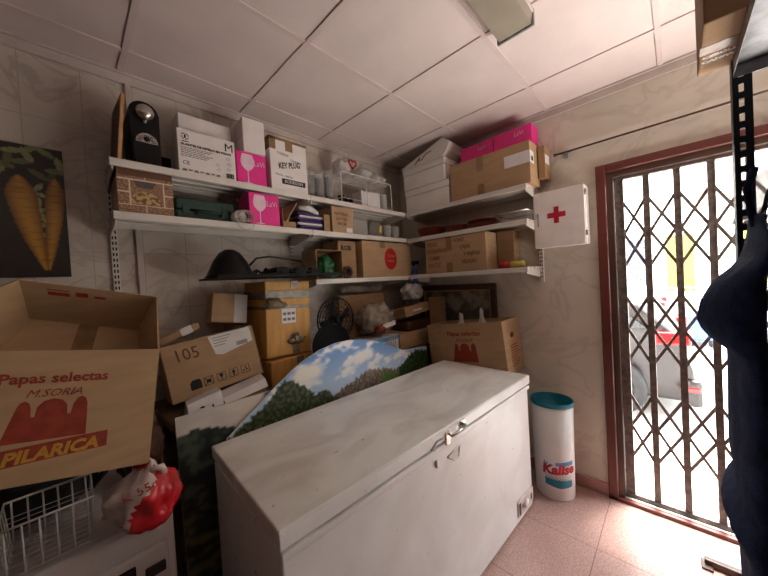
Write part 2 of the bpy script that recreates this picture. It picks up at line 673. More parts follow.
# ------------------------------------------------------------------ room shell
H = 2.668
XL, YF = -4.4, -4.3
b = MB(); b.box(XL - 0.15, 0.2, YF - 0.15, 0.15, -0.12, 0)
struct('floor', b, 'floor')
b = MB(); b.box(XL - 0.15, 0.2, YF - 0.15, 0.15, H, H + 0.1)
struct('ceiling', b, 'ceil')
b = MB(); b.box(XL - 0.15, 0.0, 0, 0.15, 0, H)
struct('wall_back', b, 'wallA')
DY0, DY1, DZ = -1.675, -2.80, 2.182
b = MB()
b.box(0, 0.2, DY0, 0.15, 0, H)
b.box(0, 0.2, DY1, DY0, DZ, H)
b.box(0, 0.2, YF, DY1, 0, H)
struct('wall_right', b, 'wallB')
b = MB(); b.box(XL - 0.15, XL, YF, 0, 0, H)
struct('wall_left', b, 'walldark')
b = MB(); b.box(XL - 0.15, 0.2, YF - 0.15, YF, 0, H)
struct('wall_front', b, 'walldark')

# ceiling grid
b = MB()
x = -0.391
while x > XL:
    b.box(x - 0.012, x + 0.012, YF, 0, H - 0.007, H - 0.0005)
    x -= 0.6
y = -0.204
while y > YF:
    b.box(XL, 0, y - 0.012, y + 0.012, H - 0.0065, H - 0.0005)
    y -= 0.6
struct('trim_1', b, 'tbar')
b = MB()
b.box(XL, 0, -0.014, 0, H - 0.055, H - 0.001); b.box(XL, 0, -0.026, 0, H - 0.012, H - 0.001)
struct('trim_2', b, 'trimw')
b = MB()
b.box(-0.014, 0, YF, 0, H - 0.055, H - 0.001); b.box(-0.026, 0, YF, 0, H - 0.012, H - 0.001)
struct('trim_3', b, 'trimw')
b = MB(); b.bbox(-0.014, 0, DY0 + 0.001, 0, 0, 0.085, 0.003)
struct('baseboard_right', b, 'baseb')
# white conduit strip down the tiled wall
b = MB(); b.box(-2.175, -2.153, -0.018, 0, 0.0, H - 0.055)
struct('trim_4', b, 'trimw')

# door frame, threshold
b = MB()
b.mat('frame')
b.bbox(-0.03, 0.06, DY0 - 0.052, DY0, 0, DZ, 0.006)
b.bbox(-0.03, 0.06, DY1, DY1 + 0.052, 0, DZ, 0.006)
b.bbox(-0.03, 0.06, DY1 + 0.052, DY0 - 0.052, DZ - 0.05, DZ, 0.006)
b.box(-0.03, 0.0, DY1, DY0, 0, 0.022)
b.mat('framedark')
b.box(0.0, 0.10, DY0 - 0.085, DY0 - 0.052, 0, DZ - 0.05)
b.box(0.0, 0.10, DY1 + 0.052, DY1 + 0.085, 0, DZ - 0.05)
b.box(0.0, 0.10, DY1 + 0.085, DY0 - 0.085, DZ - 0.085, DZ - 0.05)
b.mat('alu')
b.box(0.0, 0.012, DY1 + 0.085, DY0 - 0.055, 0.0, 0.026)
b.box(0.02, 0.2, DY1 + 0.085, DY0 - 0.085, 0.0, 0.012)
b.mat('slot')
b.box(0.012, 0.022, DY1 + 0.085, DY0 - 0.075, 0.0, 0.014)
struct('door_1', b, 'frame')

# folding lattice gate
t = thing('folding_gate', 'brown steel folding lattice gate closed across the street doorway', 'gate', (0.06, -1.76, 0.012))


def gbar(y0, y1):
    q = MB()
    q.box(-0.012, 0.012, y1, y0, 0.03, DZ - 0.115)
    q.box(-0.016, -0.012, y1, y1 + 0.007, 0.03, DZ - 0.115)
    q.box(-0.016, -0.012, y0 - 0.007, y0, 0.03, DZ - 0.115)
    return q


gbar(-0.002, -0.048).build('gate_post', 'gate', t)
ys = [-0.157, -0.294, -0.431, -0.568, -0.705, -0.842]
for yy in ys:
    gbar(yy + 0.016, yy - 0.016).build('upright_bar', 'gate', t)
gbar(-0.90, -0.95).build('gate_post', 'gate', t)
cells = [(-0.048, ys[0] + 0.016)] + [(ys[i] - 0.016, ys[i + 1] + 0.016) for i in range(5)] + [(ys[5] - 0.016, -0.90)]
for (ya, yb) in cells:
    for zc in (1.82, 1.62, 1.21, 1.01, 0.58, 0.38):
        for s in (1, -1):
            q = MB()
            a, c = Vector((0.004 * s, ya + 0.012, zc - 0.115 * s)), Vector((0.004 * s, yb - 0.012, zc + 0.115 * s))
            d = (c - a).normalized()
            nrm = d.cross(Vector((1, 0, 0))).normalized() * 0.008
            th = Vector((0.0025, 0, 0))
            q.hexa([a - nrm - th, a - nrm + th, a + nrm + th, a + nrm - th, c - nrm - th, c - nrm + th, c + nrm + th, c + nrm - th])
            q.build('lattice_strip', 'gate', t)
q = MB(); q.box(-0.02, 0.02, -0.955, 0.0, 0, 0.03); q.build('bottom_rail', 'gate', t)
q = MB(); q.box(-0.02, 0.02, -0.955, 0.0, DZ - 0.115, DZ - 0.098); q.build('top_rail', 'gate', t)

# ------------------------------------------------------------------ street outside
b = MB(); b.box(0.2, 1.45, -14, 14, -0.25, -0.04)
struct('pavement', b, 'pave')
b = MB(); b.box(0.2, 40, -30, 30, -0.35, -0.15)
struct('street', b, 'street')

bl = thing('street_building', 'white rendered house front across the street with yellow shutter', 'building', (9.0, 0, -0.15))
box('facade', 'facade', bl, 0, 2, -14, 12, 0, 7.5)
box('ledge', 'facade', bl, -0.35, 0, -14, 12, 2.75, 2.88)


def slatted(name, mat, y0, y1, z0, z1, par):
    q = MB()
    q.box(-0.03, 0, y0, y1, z0, z1)
    z = z0
    while z < z1:
        q.box(-0.045, -0.03, y0, y1, z, z + 0.04)
        z += 0.07
    q.build(name, mat, par)


slatted('roller_shutter', 'shutter', -2.40, -1.86, 0.95, 2.45, bl)
slatted('roller_shutter', 'shutter', -3.9, -3.1, 0.95, 2.45, bl)
box('stone_cladding', 'stone', bl, -0.04, 0, -1.55, 0.2, 0.0, 2.45)
slatted('window_shutter', 'brownsh', -2.75, -2.45, 3.3, 4.6, bl)
slatted('window_shutter', 'brownsh', -3.35, -3.05, 3.3, 4.6, bl)
q = MB()
for i in range(26):
    yy = -3.6 + i * 0.13
    q.box(-0.30, -0.285, yy - 0.006, yy + 0.006, 0.55, 1.05)
q.box(-0.31, -0.28, -3.62, -0.33, 1.05, 1.08); q.box(-0.31, -0.28, -3.62, -0.33, 0.53, 0.56)
for yy in (-3.6, -2.0, -0.35):
    q.box(-0.31, -0.28, yy - 0.02, yy + 0.02, 0, 1.08)
rl = q.build('street_railing', 'facade')
rl.location = (9.0, 0, -0.15)
tag(rl, 'low pale railing along the far side of the street', 'railing')


def car(label, loc, paint, L=4.0):
    t = thing('car', label, 'car', loc)
    W = 1.66
    pr = [(0, .22), (-.03, .40), (.02, .60), (.08, .82), (.14, .98), (.42, 1.27), (.75, 1.36), (1.9, 1.38), (2.45, 1.2), (2.85, .95), (3.7, .82), (3.95, .62), (4.0, .40), (3.97, .22)]
    tb = bmesh.new()
    v0 = [tb.verts.new((0, a, z)) for a, z in pr]
    v1 = [tb.verts.new((W, a, z)) for a, z in pr]
    tb.faces.new(v0); tb.faces.new(list(reversed(v1)))
    n = len(pr)
    for i in range(n):
        tb.faces.new((v0[i], v1[i], v1[(i + 1) % n], v0[(i + 1) % n]))
    for v in list(v0) + list(v1):  # the cabin leans in, the corners round off
        s = 1 if v.co.x < W / 2 else -1
        v.co.x += s * max(0, v.co.z - 0.9) * 0.35
        if v.co.y < 0.05 or v.co.y > 3.9:
            v.co.x += s * 0.12
    bmesh.ops.recalc_face_normals(tb, faces=tb.faces)
    bmesh.ops.bevel(tb, geom=list(tb.edges), offset=0.05, segments=3, affect='EDGES', profile=0.5)
    q = MB(); q._merge(tb, None, True)
    bo = q.build('car_body', paint, t)
    for sx in (0, 1):
        def X(z):
            d = max(0, z - 0.9) * 0.35 - 0.008
            return d if sx == 0 else W - d
        for pts in ([(.36, 1.0), (.62, 1.22), (.95, 1.27), (.95, 1.0)], [(1.02, 1.0), (1.02, 1.28), (1.85, 1.29), (1.85, 1.0)], [(1.92, 1.0), (1.92, 1.27), (2.35, 1.15), (2.6, 1.0)]):
            q = MB()
            q.faces([(X(z), a, z) for a, z in pts] + [(X(z) + (0.02 if sx == 0 else -0.02), a, z) for a, z in pts], [tuple(range(4)), (7, 6, 5, 4), (0, 1, 5, 4), (1, 2, 6, 5), (2, 3, 7, 6), (3, 0, 4, 7)])
            q.build('side_window', 'carglass', t)
        for a in (0.68, 3.2):
            q = MB()
            x0 = 0.0 if sx == 0 else W - 0.18
            q.mat('tyre').lathe([(0.2, x0 - 0.01), (0.29, x0 - 0.01), (0.31, x0 + 0.02), (0.31, x0 + 0.16), (0.29, x0 + 0.19), (0.2, x0 + 0.19)], (0, a, 0.31), 24, axis='x', closed=True)
            q.mat('steel').lathe([(0.2, x0), (0.05, x0 + 0.02 if sx == 0 else x0 - 0.0), (0.05, x0 + 0.16), (0.2, x0 + 0.17)], (0, a, 0.31), 16, axis='x')
            q.build('wheel', 'tyre', t)
    for sx in (0, 1):
        q = MB()
        x0, x1 = (-0.012, 0.3) if sx == 0 else (W - 0.3, W + 0.012)
        q.bbox(x0, x1, 0.02, 0.30, 0.84, 0.97, 0.02)
        q.build('tail_light', 'tail', t)
        q = MB()
        x0, x1 = (0.04, 0.25) if sx == 0 else (W - 0.25, W - 0.04)
        q.bbox(x0, x1, -0.04, 0.10, 0.36, 0.41, 0.01)
        q.build('rear_reflector', 'tail', t)
    q = MB(); q.bbox(0.05, W - 0.05, -0.055, 0.08, 0.2, 0.48, 0.04); q.build('bumper', paint, t)
    q = MB(); q.faces([(0.2, .16, 1.0), (W - .2, .16, 1.0), (W - .25, .40, 1.25), (.25, .40, 1.25), (0.2, .2, 1.0), (W - .2, .2, 1.0), (W - .25, .44, 1.25), (.25, .44, 1.25)], [(0, 1, 2, 3), (7, 6, 5, 4), (0, 4, 5, 1), (1, 5, 6, 2), (2, 6, 7, 3), (3, 7, 4, 0)])
    q.build('rear_window', 'carglass', t)
    return t


car('grey parked car with red tail light just outside the gate', (1.85, -2.15, -0.15), 'carpaint')
c2 = car('white car parked behind the grey car across the street', (5.4, -1.9, -0.15), 'carwhite')
t = thing('street_container', 'low blue wheeled container standing beyond the grey car', 'container', (6.2, -2.62, -0.15))
b = MB(); b.bbox(0, 0.8, 0, 0.55, 0.12, 0.60, 0.06, 3); b.build('container_body', 'carblue', t)
b = MB(); b.bbox(-0.02, 0.82, -0.02, 0.57, 0.56, 0.64, 0.03, 2); b.build('lid', 'carblue', t)
for yy in (0.08, 0.42):
    b = MB(); b.lathe([(0, 0.0), (0.08, 0.0), (0.08, 0.05), (0, 0.05)], (0.02, yy, 0.08), 16, axis='x'); b.build('wheel', 'tyre', t)
# ------------------------------------------------------------------ OBJECTS
BOT = 0.0


def sheet(mb, pts, th=0.005):
    p = [Vector(q) for q in pts]
    n = (p[1] - p[0]).cross(p[2] - p[0]).normalized() * th
    k = len(p)
    return mb.faces(p + [q + n for q in p], [tuple(range(k))[::-1], tuple(range(k, 2 * k))] + [(i, (i + 1) % k, k + (i + 1) % k, k + i) for i in range(k)])


# ---- ceiling fixture, conduit
t = thing('ceiling_lamp', 'unlit boxy ceiling lamp with an aged diffuser on the ceiling grid', 'lamp', (-0.965, -1.54, H))
b = MB(); b.bbox(-1.25, 0, -0.082, 0.082, -0.022, 0, 0.004); b.build('housing', 'trimw', t)
b = MB(); b.prism([(-0.078, -0.020), (-0.070, -0.066), (0.070, -0.066), (0.078, -0.020)], 1.23, 'x', -1.24); b.build('diffuser', 'lampshade', t)
b = MB(); b.bbox(-0.012, 0.002, -0.082, 0.082, -0.072, 0, 0.003); b.build('end_cap', 'steel', t)
b = MB(); b.bbox(-1.252, -1.238, -0.082, 0.082, -0.072, 0, 0.003); b.build('end_cap', 'steel', t)
t = thing('curtain_rail', 'thin dark rail fixed high on the wall above the doorway', 'rail', (-0.03, -1.46, 2.33))
b = MB(); b.tube([(0, 0, 0), (0, -1.55, 0.012)], 0.006, 8); b.build('rod', 'darkwood', t)
b = MB(); b.lathe([(0.0, -0.012), (0.011, -0.008), (0.011, 0.008), (0, 0.012)], (0, 0.01, 0), 12, axis='y'); b.build('end_knob', 'darkwood', t)
for yy in (-0.05, -1.4):
    b = MB(); b.bbox(-0.004, 0.030, yy - 0.012, yy + 0.012, -0.035, 0.008, 0.003); b.bbox(0.0, 0.028, yy - 0.035, yy + 0.01, 0.0, 0.006, 0.001); b.build('bracket', 'steel', t)

# ---- wall shelves
def shelf(label, loc, rotz, L, D, group='white steel wall shelves', low=False):
    t = thing('wall_shelf', label, 'shelf', loc, (0, 0, rotz), group)
    b = MB()
    b.box(0, L, -D, -0.02, -0.004, 0)
    b.bbox(0, L, -D - 0.001, -D + 0.012, -0.034, 0, 0.003)
    b.box(0, L, -0.032, -0.02, -0.03, 0)
    for k in range(1, 4):
        b.box(0.0, L, -D * k / 4 - 0.004, -D * k / 4 + 0.004, -0.012, -0.003)
    b.build('shelf_board', 'shelf', t)
    for x in (0.008, L - 0.014):
        b = MB(); b.prism([(-0.004, -0.004), (-0.004, -0.075 if not (low and x > 0.5) else -0.03), (-0.03, -0.075 if not (low and x > 0.5) else -0.03), (-D + 0.012, -0.045 if not (low and x > 0.5) else -0.03), (-D + 0.012, -0.004)], 0.006, 'x', x)
        b.build('bracket', 'shelf', t)
    return t


ZA = (2.120, 1.890, 1.558)
shelf('long white steel shelf with the coffee machine and glove box, left wall top', (-2.285, 0, ZA[0]), 0, 0.999, 0.30)
shelf('white steel shelf under the white wire rack, top row of left wall', (-1.284, 0, ZA[0]), 0, 0.98, 0.30)
shelf('white steel shelf under the brick-patterned box, middle row', (-2.285, 0, ZA[1]), 0, 0.999, 0.30)
shelf('white steel shelf holding the box of purple packets, middle row', (-1.284, 0, ZA[1]), 0, 0.98, 0.30, low=True)
shelf('white steel shelf under the carton with a red oval, lowest of left wall', (-1.284, 0, ZA[2]), 0, 0.98, 0.30)
shelf('white steel shelf under white foam boxes, top row beside the door', (0, -0.302, ZA[0] - 0.004), -PI / 2, 1.035, 0.30)
shelf('white steel shelf holding terracotta dishes, middle row beside the door', (0, -0.302, ZA[1] - 0.006), -PI / 2, 1.03, 0.30)
shelf('white steel shelf under the handwritten carton, lowest beside the door', (0, -0.302, ZA[2] + 0.004), -PI / 2, 1.02, 0.30)


def rail(label, loc, rotz, z0, z1):
    b = MB()
    b.mat('shelf').bbox(-0.014, 0.014, -0.018, -0.001, z0, z1, 0.002)
    b.mat('slot')
    z = z0 + 0.03
    while z < z1 - 0.03:
        for s in (-1, 1):
            b.box(s * 0.006 - 0.003, s * 0.006 + 0.003, -0.0186, -0.018, z, z + 0.016)
        z += 0.028
    o = b.build('slotted_rail')
    o.location = loc
    o.rotation_euler = (0, 0, rotz)
    tag(o, label, 'rail', 'slotted rails behind the shelves')


rail('white slotted shelf rail at the far left end of the shelves', (-2.262, 0, 0), 0, 1.3, 2.11)
rail('white slotted shelf rail behind the middle joint of left shelves', (-1.284, 0, 0), 0, 1.2, 2.5)
rail('white slotted shelf rail beside the medicine cabinet', (0, -1.325, 0), -PI / 2, 1.45, 2.1)

# ---- carrot canvas
t = thing('canvas_picture', 'dark canvas picture of two yellow carrots with leaves on the tiled wall', 'picture', (-2.81, -0.03, 1.625))
box('canvas', 'darkfab', t, 0, 0.39, 0.001, 0.029, 0, 0.57)
# carrots
def carrot_fn(u, v):
    base = (34, 24, 18)
    g = fbm(u * 30, v * 30, 2)
    c = mixc(base, (44, 34, 22), g)
    if v > 0.42:
        for i in range(26):
            a = noise.noise(Vector((i * 3.1, 1, 0)))
            px = (i * 0.0673) % 0.39
            py = 0.43 + 0.14 * ((i * 0.37) % 1)
            an = i * 2.4
            dx, dy = u - px, v - py
            q = (dx * math.cos(an) + dy * math.sin(an)) / 0.034
            r = (-dx * math.sin(an) + dy * math.cos(an)) / 0.012
            if q * q + r * r < 1:
                c = mixc((62, 66, 34), (146, 146, 100), abs(math.sin(i * 1.7)) * (0.6 + 0.4 * fbm(u * 60, v * 60)))
    for i in range(9):
        px, py, an = 0.312 + 0.010 * math.sin(i * 2), 0.12 + i * 0.034, i * 1.3
        dx, dy = u - px, v - py
        q = (dx * math.cos(an) + dy * math.sin(an)) / 0.026
        r = (-dx * math.sin(an) + dy * math.cos(an)) / 0.009
        if q * q + r * r < 1:
            c = mixc((92, 96, 50), (170, 170, 110), fbm(u * 70, v * 70))
    for (cx, top, w0, lean) in ((0.254, 0.435, 0.041, 0.060), (0.360, 0.44, 0.028, -0.036)):
        tt = (top - v) / (top - 0.03)
        if 0 <= tt <= 1:
            mid = cx + lean * tt ** 1.5
            hw = w0 * (math.sqrt(min(1, tt * 6)) * (1 - tt ** 2.2) + 0.14 * smooth(0, .3, tt))
            if abs(u - mid) < hw:
                e = abs(u - mid) / hw
                c = mixc((176, 124, 40), (92, 52, 18), e ** 2 * 0.8)
                c = mixc(c, (118, 70, 22), 0.5 * smooth(.5, .8, fbm(u * 14, v * 95, 4)))
    return c


painted('print', t, [(0, 0), (0.39, 0), (0.39, 0.57), (0, 0.57)], 0.0055, lambda u, v: (u, 0, v), carrot_fn)

# ---- chest freezer
fa = R(-2.758)
t = thing('chest_freezer', 'large white chest freezer with grimy lid standing in the middle', 'freezer', (-0.414, -1.330, 0), (0, 0, fa))
LF, WF, HF = 1.672, 0.654, 0.865
b = MB(); b.bbox(-LF + 0.006, -0.006, 0.006, WF - 0.006, 0.02, 0.800, 0.006, 3); b.build('cabinet', 'fzbody', t)
b = MB(); b.bbox(-LF + 0.012, -0.012, 0.014, WF - 0.01, 0.796, 0.820, 0.002); b.build('door_seal', 'greyink', t)
b = MB(); b.bbox(-LF, 0, -0.004, WF, 0.815, HF, 0.006, 3)
lid = b.build('lid', 'fztop', t)
b = MB(); b.bbox(-LF - 0.001, 0.001, -0.007, -0.002, 0.812, 0.861, 0.002); b.build('lid_trim', 'fzbody', lid)
b = MB(); b.bbox(-LF + 0.002, -0.002, -0.006, 0.02, 0.776, 0.800, 0.005); b.build('top_rim', 'fzbody', t)
# handle bar and lock
lk = MB()
lk.tube([(-0.90, -0.006, 0.835), (-0.905, -0.030, 0.832), (-0.86, -0.036, 0.838), (-0.80, -0.030, 0.842), (-0.795, -0.006, 0.846)], 0.006, 8)
lk.bbox(-0.925, -0.89, -0.014, -0.004, 0.79, 0.845, 0.003); lk.bbox(-0.81, -0.77, -0.014, -0.004, 0.815, 0.855, 0.003)
lk.lathe([(0.0, -0.024), (0.009, -0.022), (0.009, -0.004)], (-0.79, 0, 0.835), 12, axis='y')
lk.build('lock_handle', 'chrome', t)
b = MB(); b.tube([(-1.00, -0.006, 0.800), (-1.03, -0.010, 0.812), (-0.99, -0.010, 0.832), (-0.94, -0.008, 0.828)], 0.003, 6); b.build('wire_loop', 'steel', t)
b = MB(); b.tube([(-0.90, 0.006, 0.722), (-0.87, -0.008, 0.700), (-0.83, -0.008, 0.700), (-0.80, 0.006, 0.735), (-0.80, 0.006, 0.738)], 0.004, 6); b.tube([(-0.90, 0.004, 0.724), (-0.80, 0.004, 0.738)], 0.003, 6); b.build('pull_ring', 'wire', t)
b = MB(); b.bbox(-0.985, -0.975, -0.004, 0.006, 0.715, 0.745, 0.002); b.build('catch', 'paper', t)
b = MB(); b.bbox(-0.235, -0.018, -0.004, 0.008, 0.060, 0.150, 0.003)
cp = b.build('control_panel', 'trimw', t)
b = MB(); b.box(-0.227, -0.205, -0.0055, -0.004, 0.070, 0.140); b.box(-0.06, -0.042, -0.0055, -0.004, 0.082, 0.118); b.build('switch', 'slot', cp)
b = MB(); b.lathe([(0.026, -0.004), (0.024, -0.014), (0.0, -0.015)], (-0.135, 0, 0.105), 16, axis='y'); b.build('dial', 'whitecard', cp)
b = MB(); b.box(-0.185, -0.170, -0.0055, -0.004, 0.09, 0.12); b.build('indicator', 'redink', cp)

# ---- bin
t = thing('waste_bin', 'tall oval white waste bin with teal rim beside the freezer', 'bin', (-0.168, -1.392, 0))
b = MB()
b.lathe([(0.0, 0.001), (0.104, 0.0), (0.110, 0.008), (0.119, 0.625), (0.1175, 0.625), (0.1165, 0.48), (0.0, 0.478), (0.0, 0.47), (0.106, 0.46), (0.106, 0.02), (0, 0.018)], (0, 0, 0), 40, sy=1.08)
b.build('bin_body', 'binwhite', t)
b = MB()
zz = lambda s: s
prof = [(0.1192, 0.618), (0.123, 0.620), (0.123, 0.642), (0.120, 0.648), (0.1165, 0.642), (0.1155, 0.50), (0.0, 0.49)]
b.lathe(prof, (0, 0, 0), 40, sy=1.08, cap=False)
rim = b.build('teal_rim', 'teal', t)
b = MB()
q = [(-0.105 + 0.0, 0.0)]
fl = []
for i in range(17):
    a = PI * i / 16
    fl.append((-0.095 * math.cos(a), 0.51 + 0.11 * math.sin(a)))
b.prism(fl, 0.006, 'y', 0.0)
for v in b.bm.verts:
    v.co = Matrix.Rotation(R(20), 3, 'X') @ (v.co - Vector((0, 0, 0.55))) + Vector((0, 0, 0.55))
b.build('swing_flap', 'teal', t)
# printed logo wraps round the side that faces the room
lg = []


def wrap(o, th0, rad=0.1195, z_taper=True):
    """bend a flat part (x across, z up) around the bin"""
    for v in o.data.vertices:
        th = th0 + v.co.x / rad
        rr = (0.110 + (v.co.z - 0.008) / 0.592 * 0.009) + 0.0014 - v.co.y
        v.co = Vector((rr * math.cos(th), rr * math.sin(th) * 1.08, v.co.z))


th0 = R(207)
o = text('logo_text', 'Kalise', 'crimson', t, 0.085, 0, 0.185, align='CENTER', rot=R(-6), bold=0.004, shear=0.25, y=0); wrap(o, th0)
b = MB()
for i in range(12):
    b.box(-0.085 + i * 0.0142, -0.085 + (i + 1) * 0.0142, -0.0002, 0.0002, 0.088 + 0.012 * abs(i - 5.5) / 5.5, 0.142)
o = b.build('teal_print', 'teal', t); wrap(o, th0)
b = MB()
for j in range(4):
    for i in range(11 - (j % 2)):
        s = 0.0058 - j * 0.0010
        x = -0.080 + i * 0.0155 + (0.0077 if j % 2 else 0)
        z = 0.146 + j * 0.010
        b.faces([(x - s, 0, z), (x, 0, z - s), (x + s, 0, z), (x, 0, z + s)], [(0, 1, 2, 3)])
o = b.build('teal_print', 'teal', t); wrap(o, th0)
b = MB()
for k, (x, z, l) in enumerate(((-0.10, 0.195, 0.012), (-0.085, 0.19, 0.012))):
    b.faces([(x, 0.0001, z), (x + 0.006, 0.0001, z), (x + 0.022, 0.0001, z + 0.062), (x + 0.012, 0.0001, z + 0.062)], [(0, 1, 2, 3)])
o = b.build('light_blue_print', 'litblue', t); wrap(o, th0)
b = MB()
for i in range(8):
    x = -0.02 + i * 0.0145
    b.faces([(x, 0.0003, 0.238 + i * .001), (x + 0.0145, 0.0003, 0.239 + i * .001), (x + 0.0145, 0.0003, 0.262 + i * .002), (x, 0.0003, 0.260 + i * .002)], [(0, 1, 2, 3)])
o = b.build('light_blue_print', 'litblue', t); wrap(o, th0)

# ---- medicine cabinet
t = thing('medicine_cabinet', 'white medicine cabinet with a red cross hung beside the door', 'cabinet', (-0.125, -1.326, 1.690), (0, 0, -PI / 2))
b = MB(); b.bbox(0, 0.305, 0.008, 0.122, 0, 0.375, 0.003); b.build('cabinet_box', 'whitecard', t)
b = MB(); b.bbox(-0.002, 0.302, -0.010, 0.007, -0.003, 0.378, 0.003)
dr = b.build('door', 'whitecard', t)
b = MB(); b.box(0.125, 0.155, -0.0112, -0.010, 0.155, 0.265)
b.box(0.085, 0.195, -0.0114, -0.0102, 0.193, 0.227); b.build('red_cross', 'crimson', dr)
b = MB(); b.bbox(0.022, 0.030, -0.016, -0.010, 0.145, 0.235, 0.002); b.build('handle', 'steel', dr)
for z in (0.05, 0.31):
    b = MB(); b.bbox(0.305, 0.309, -0.008, 0.03, z, z + 0.035, 0.001); b.build('hinge', 'chrome', t)

# ================================================================== left wall, top shelf
zt = ZA[0]
t = thing('framed_board', 'light wood framed dark board stood on edge at the shelf end', 'board', (-2.255, -0.285, zt + 0.001), (R(0), R(5.5), R(3)))
b = MB(); b.box(0.003, 0.010, 0.012, 0.225, 0.012, 0.293); b.build('woven_panel', 'weave', t)
b = MB()
b.bbox(0, 0.014, 0, 0.014, 0, 0.305, 0.002); b.bbox(0, 0.014, 0.223, 0.237, 0, 0.305, 0.002)
b.bbox(0, 0.014, 0.013, 0.224, 0, 0.014, 0.002); b.bbox(0, 0.014, 0.013, 0.224, 0.291, 0.305, 0.002)
b.build('frame', 'wood', t)

t = thing('coffee_machine', 'rounded black coffee pod machine with silver badge on top shelf', 'coffee machine', (-2.143, -0.275, zt))


def arch(w0, h, n=14):
    r = w0 / 2
    p = [(-r, 0), (r, 0)]
    for i in range(n + 1):
        a = PI * i / n
        p.append((r * math.cos(a), h - r + r * math.sin(a)))
    return p


tb = MB()
tb.prism(arch(0.115, 0.31), 0.20, 'y', 0.02)
bmesh.ops.bevel(tb.bm, geom=[e for e in tb.bm.edges if abs(e.verts[0].co.y - e.verts[1].co.y) < 1e-5], offset=0.008, segments=3, affect='EDGES', profile=0.5)
tb.build('machine_body', 'black', t)
b = MB(); b.prism(arch(0.10, 0.155), 0.02, 'y', 0.0); b.build('front_panel', 'black', t)
b = MB(); b.lathe([(0.0, -0.022), (0.020, -0.019), (0.034, -0.008), (0.038, 0.022)], (0, 0, 0.248), 28, axis='y'); o = b.build('silver_badge', 'chrome', t)
b = MB()
b.prism([(-0.010, 0.222), (0.010, 0.222), (0.004, 0.200), (-0.004, 0.200)], 0.012, 'y', 0.008); b.build('spout', 'chrome', t)
b = MB()
v, f = [], []
for r in (0.044, 0.038):
    pass
fan = [(0.042 * math.cos(PI * i / 16), 0.105 + 0.045 * math.sin(PI * i / 16)) for i in range(17)]
b.prism(fan, 0.003, 'y', -0.003)
g = b.build('silver_vent', 'chrome', t)
b = MB()
for i in range(1, 12):
    a = PI * i / 12
    c, s = math.cos(a), math.sin(a)
    px, pz = -s * 0.0018, c * 0.0018
    b.faces([(c * .022 + px, -0.0036, .105 + s * .022 + pz), (c * .037 + px, -0.0036, .105 + s * .039 + pz), (c * .037 - px, -0.0036, .105 + s * .039 - pz), (c * .022 - px, -0.0036, .105 + s * .022 - pz)], [(0, 1, 2, 3)])
b.lathe([(0.0, -0.0042), (0.012, -0.004), (0.012, -0.003)], (0, 0, 0.122), 16, axis='y')
b.build('vent_slots', 'black', g)
b = MB(); b.bbox(-0.05, 0.05, -0.012, 0.03, 0.0, 0.022, 0.004); b.build('drip_tray', 'blackm', t)

carton('black_box', 'dark box in shadow between coffee machine and glove box', 'box', (-2.078, -0.16, zt), (0, 0, 0), 0.05, 0.15, 0.10, 'blackm')

t = carton('glove_box', 'white nitrile glove box marked M on the top shelf', 'box', (-2.022, -0.275, zt), (0, 0, 0), 0.275, 0.10, 0.222, 'whitecard')
text('printed_text', 'M', 'ink', t, 0.062, 0.243, 0.160, align='CENTER', bold=0.0)
text('printed_text', 'GUANTES DE NITRILO SIN POLVO', 'ink', t, 0.0155, 0.014, 0.140, bold=0.0006)
b = MB()
random.seed(3)
for i in range(6):
    z = 0.128 - i * 0.0085
    x = 0.014
    while x < 0.155 - (i % 3) * 0.02:
        l = random.uniform(0.006, 0.016)
        b.box(x, x + l, -0.0010, 0, z, z + 0.0035)
        x += l + 0.003
for i in range(7):
    x = 0.016 + i * 0.026
    b.box(x, x + 0.018, -0.0010, 0, 0.012 + (i % 2) * .004, 0.022)
b.build('fine_print', 'greyink', t)
text('printed_text', 'CE', 'ink', t, 0.026, 0.018, 0.045)
b = MB()
for i in range(20):
    a, c = 2 * PI * i / 20, 2 * PI * (i + 1) / 20
    if i % 5 != 4:
        b.faces([(0.035 + .017 * math.cos(a), -0.0012, 0.185 + .017 * math.sin(a)), (0.035 + .017 * math.cos(c), -0.0012, 0.185 + .017 * math.sin(c)), (0.035 + .013 * math.cos(c), -0.0012, 0.185 + .013 * math.sin(c)), (0.035 + .013 * math.cos(a), -0.0012, 0.185 + .013 * math.sin(a))], [(0, 1, 2, 3)])
b.box(0.031, 0.039, -0.0012, 0, 0.176, 0.194); b.box(0.020, 0.05, -0.0012, 0, 0.158, 0.162)
b.build('round_logo', 'ink', t)
b = MB()
for i in range(9):
    b.box(0.222 + i * 0.0045, 0.2245 + i * 0.0045 + (i % 3) * .0006, -0.0012, 0, 0.014, 0.040)
b.build('barcode', 'ink', t)
b = MB()
for (x, z) in ((0.235, 0.118), (0.24, 0.088), (0.235, 0.06), (0.18, 0.075), (0.185, 0.05)):
    b.tube([(x - .010, -0.001, z), (x, -0.001, z + .008), (x + .012, -0.001, z + .002), (x + .002, -0.001, z - .008)], 0.0009, 4, True)
b.build('pictograms', 'greyink', t)

carton('white_box', 'plain white box standing behind the glove box', 'box', (-1.985, -0.165, zt), (0, 0, 0), 0.265, 0.13, 0.355, 'whitecard')


def wineglass(par, cx, z0, h, y=-0.0012):
    b = MB()
    prof = []
    R0 = h * 0.20
    pts = []
    for s in (1, -1):
        seq = [(0.17, 0.0), (0.17, 0.012), (0.02, 0.04), (0.015, 0.42), (0.10, 0.47), (0.20, 0.58), (0.235, 0.70), (0.22, 0.84), (0.17, 1.0)]
        if s == -1:
            seq = seq[::-1]
        pts += [(cx + s * a * h, z0 + c * h) for a, c in seq]
    b.prism(pts, 0.0008, 'y', y)
    b.build('glass_print', 'pinkw', par)


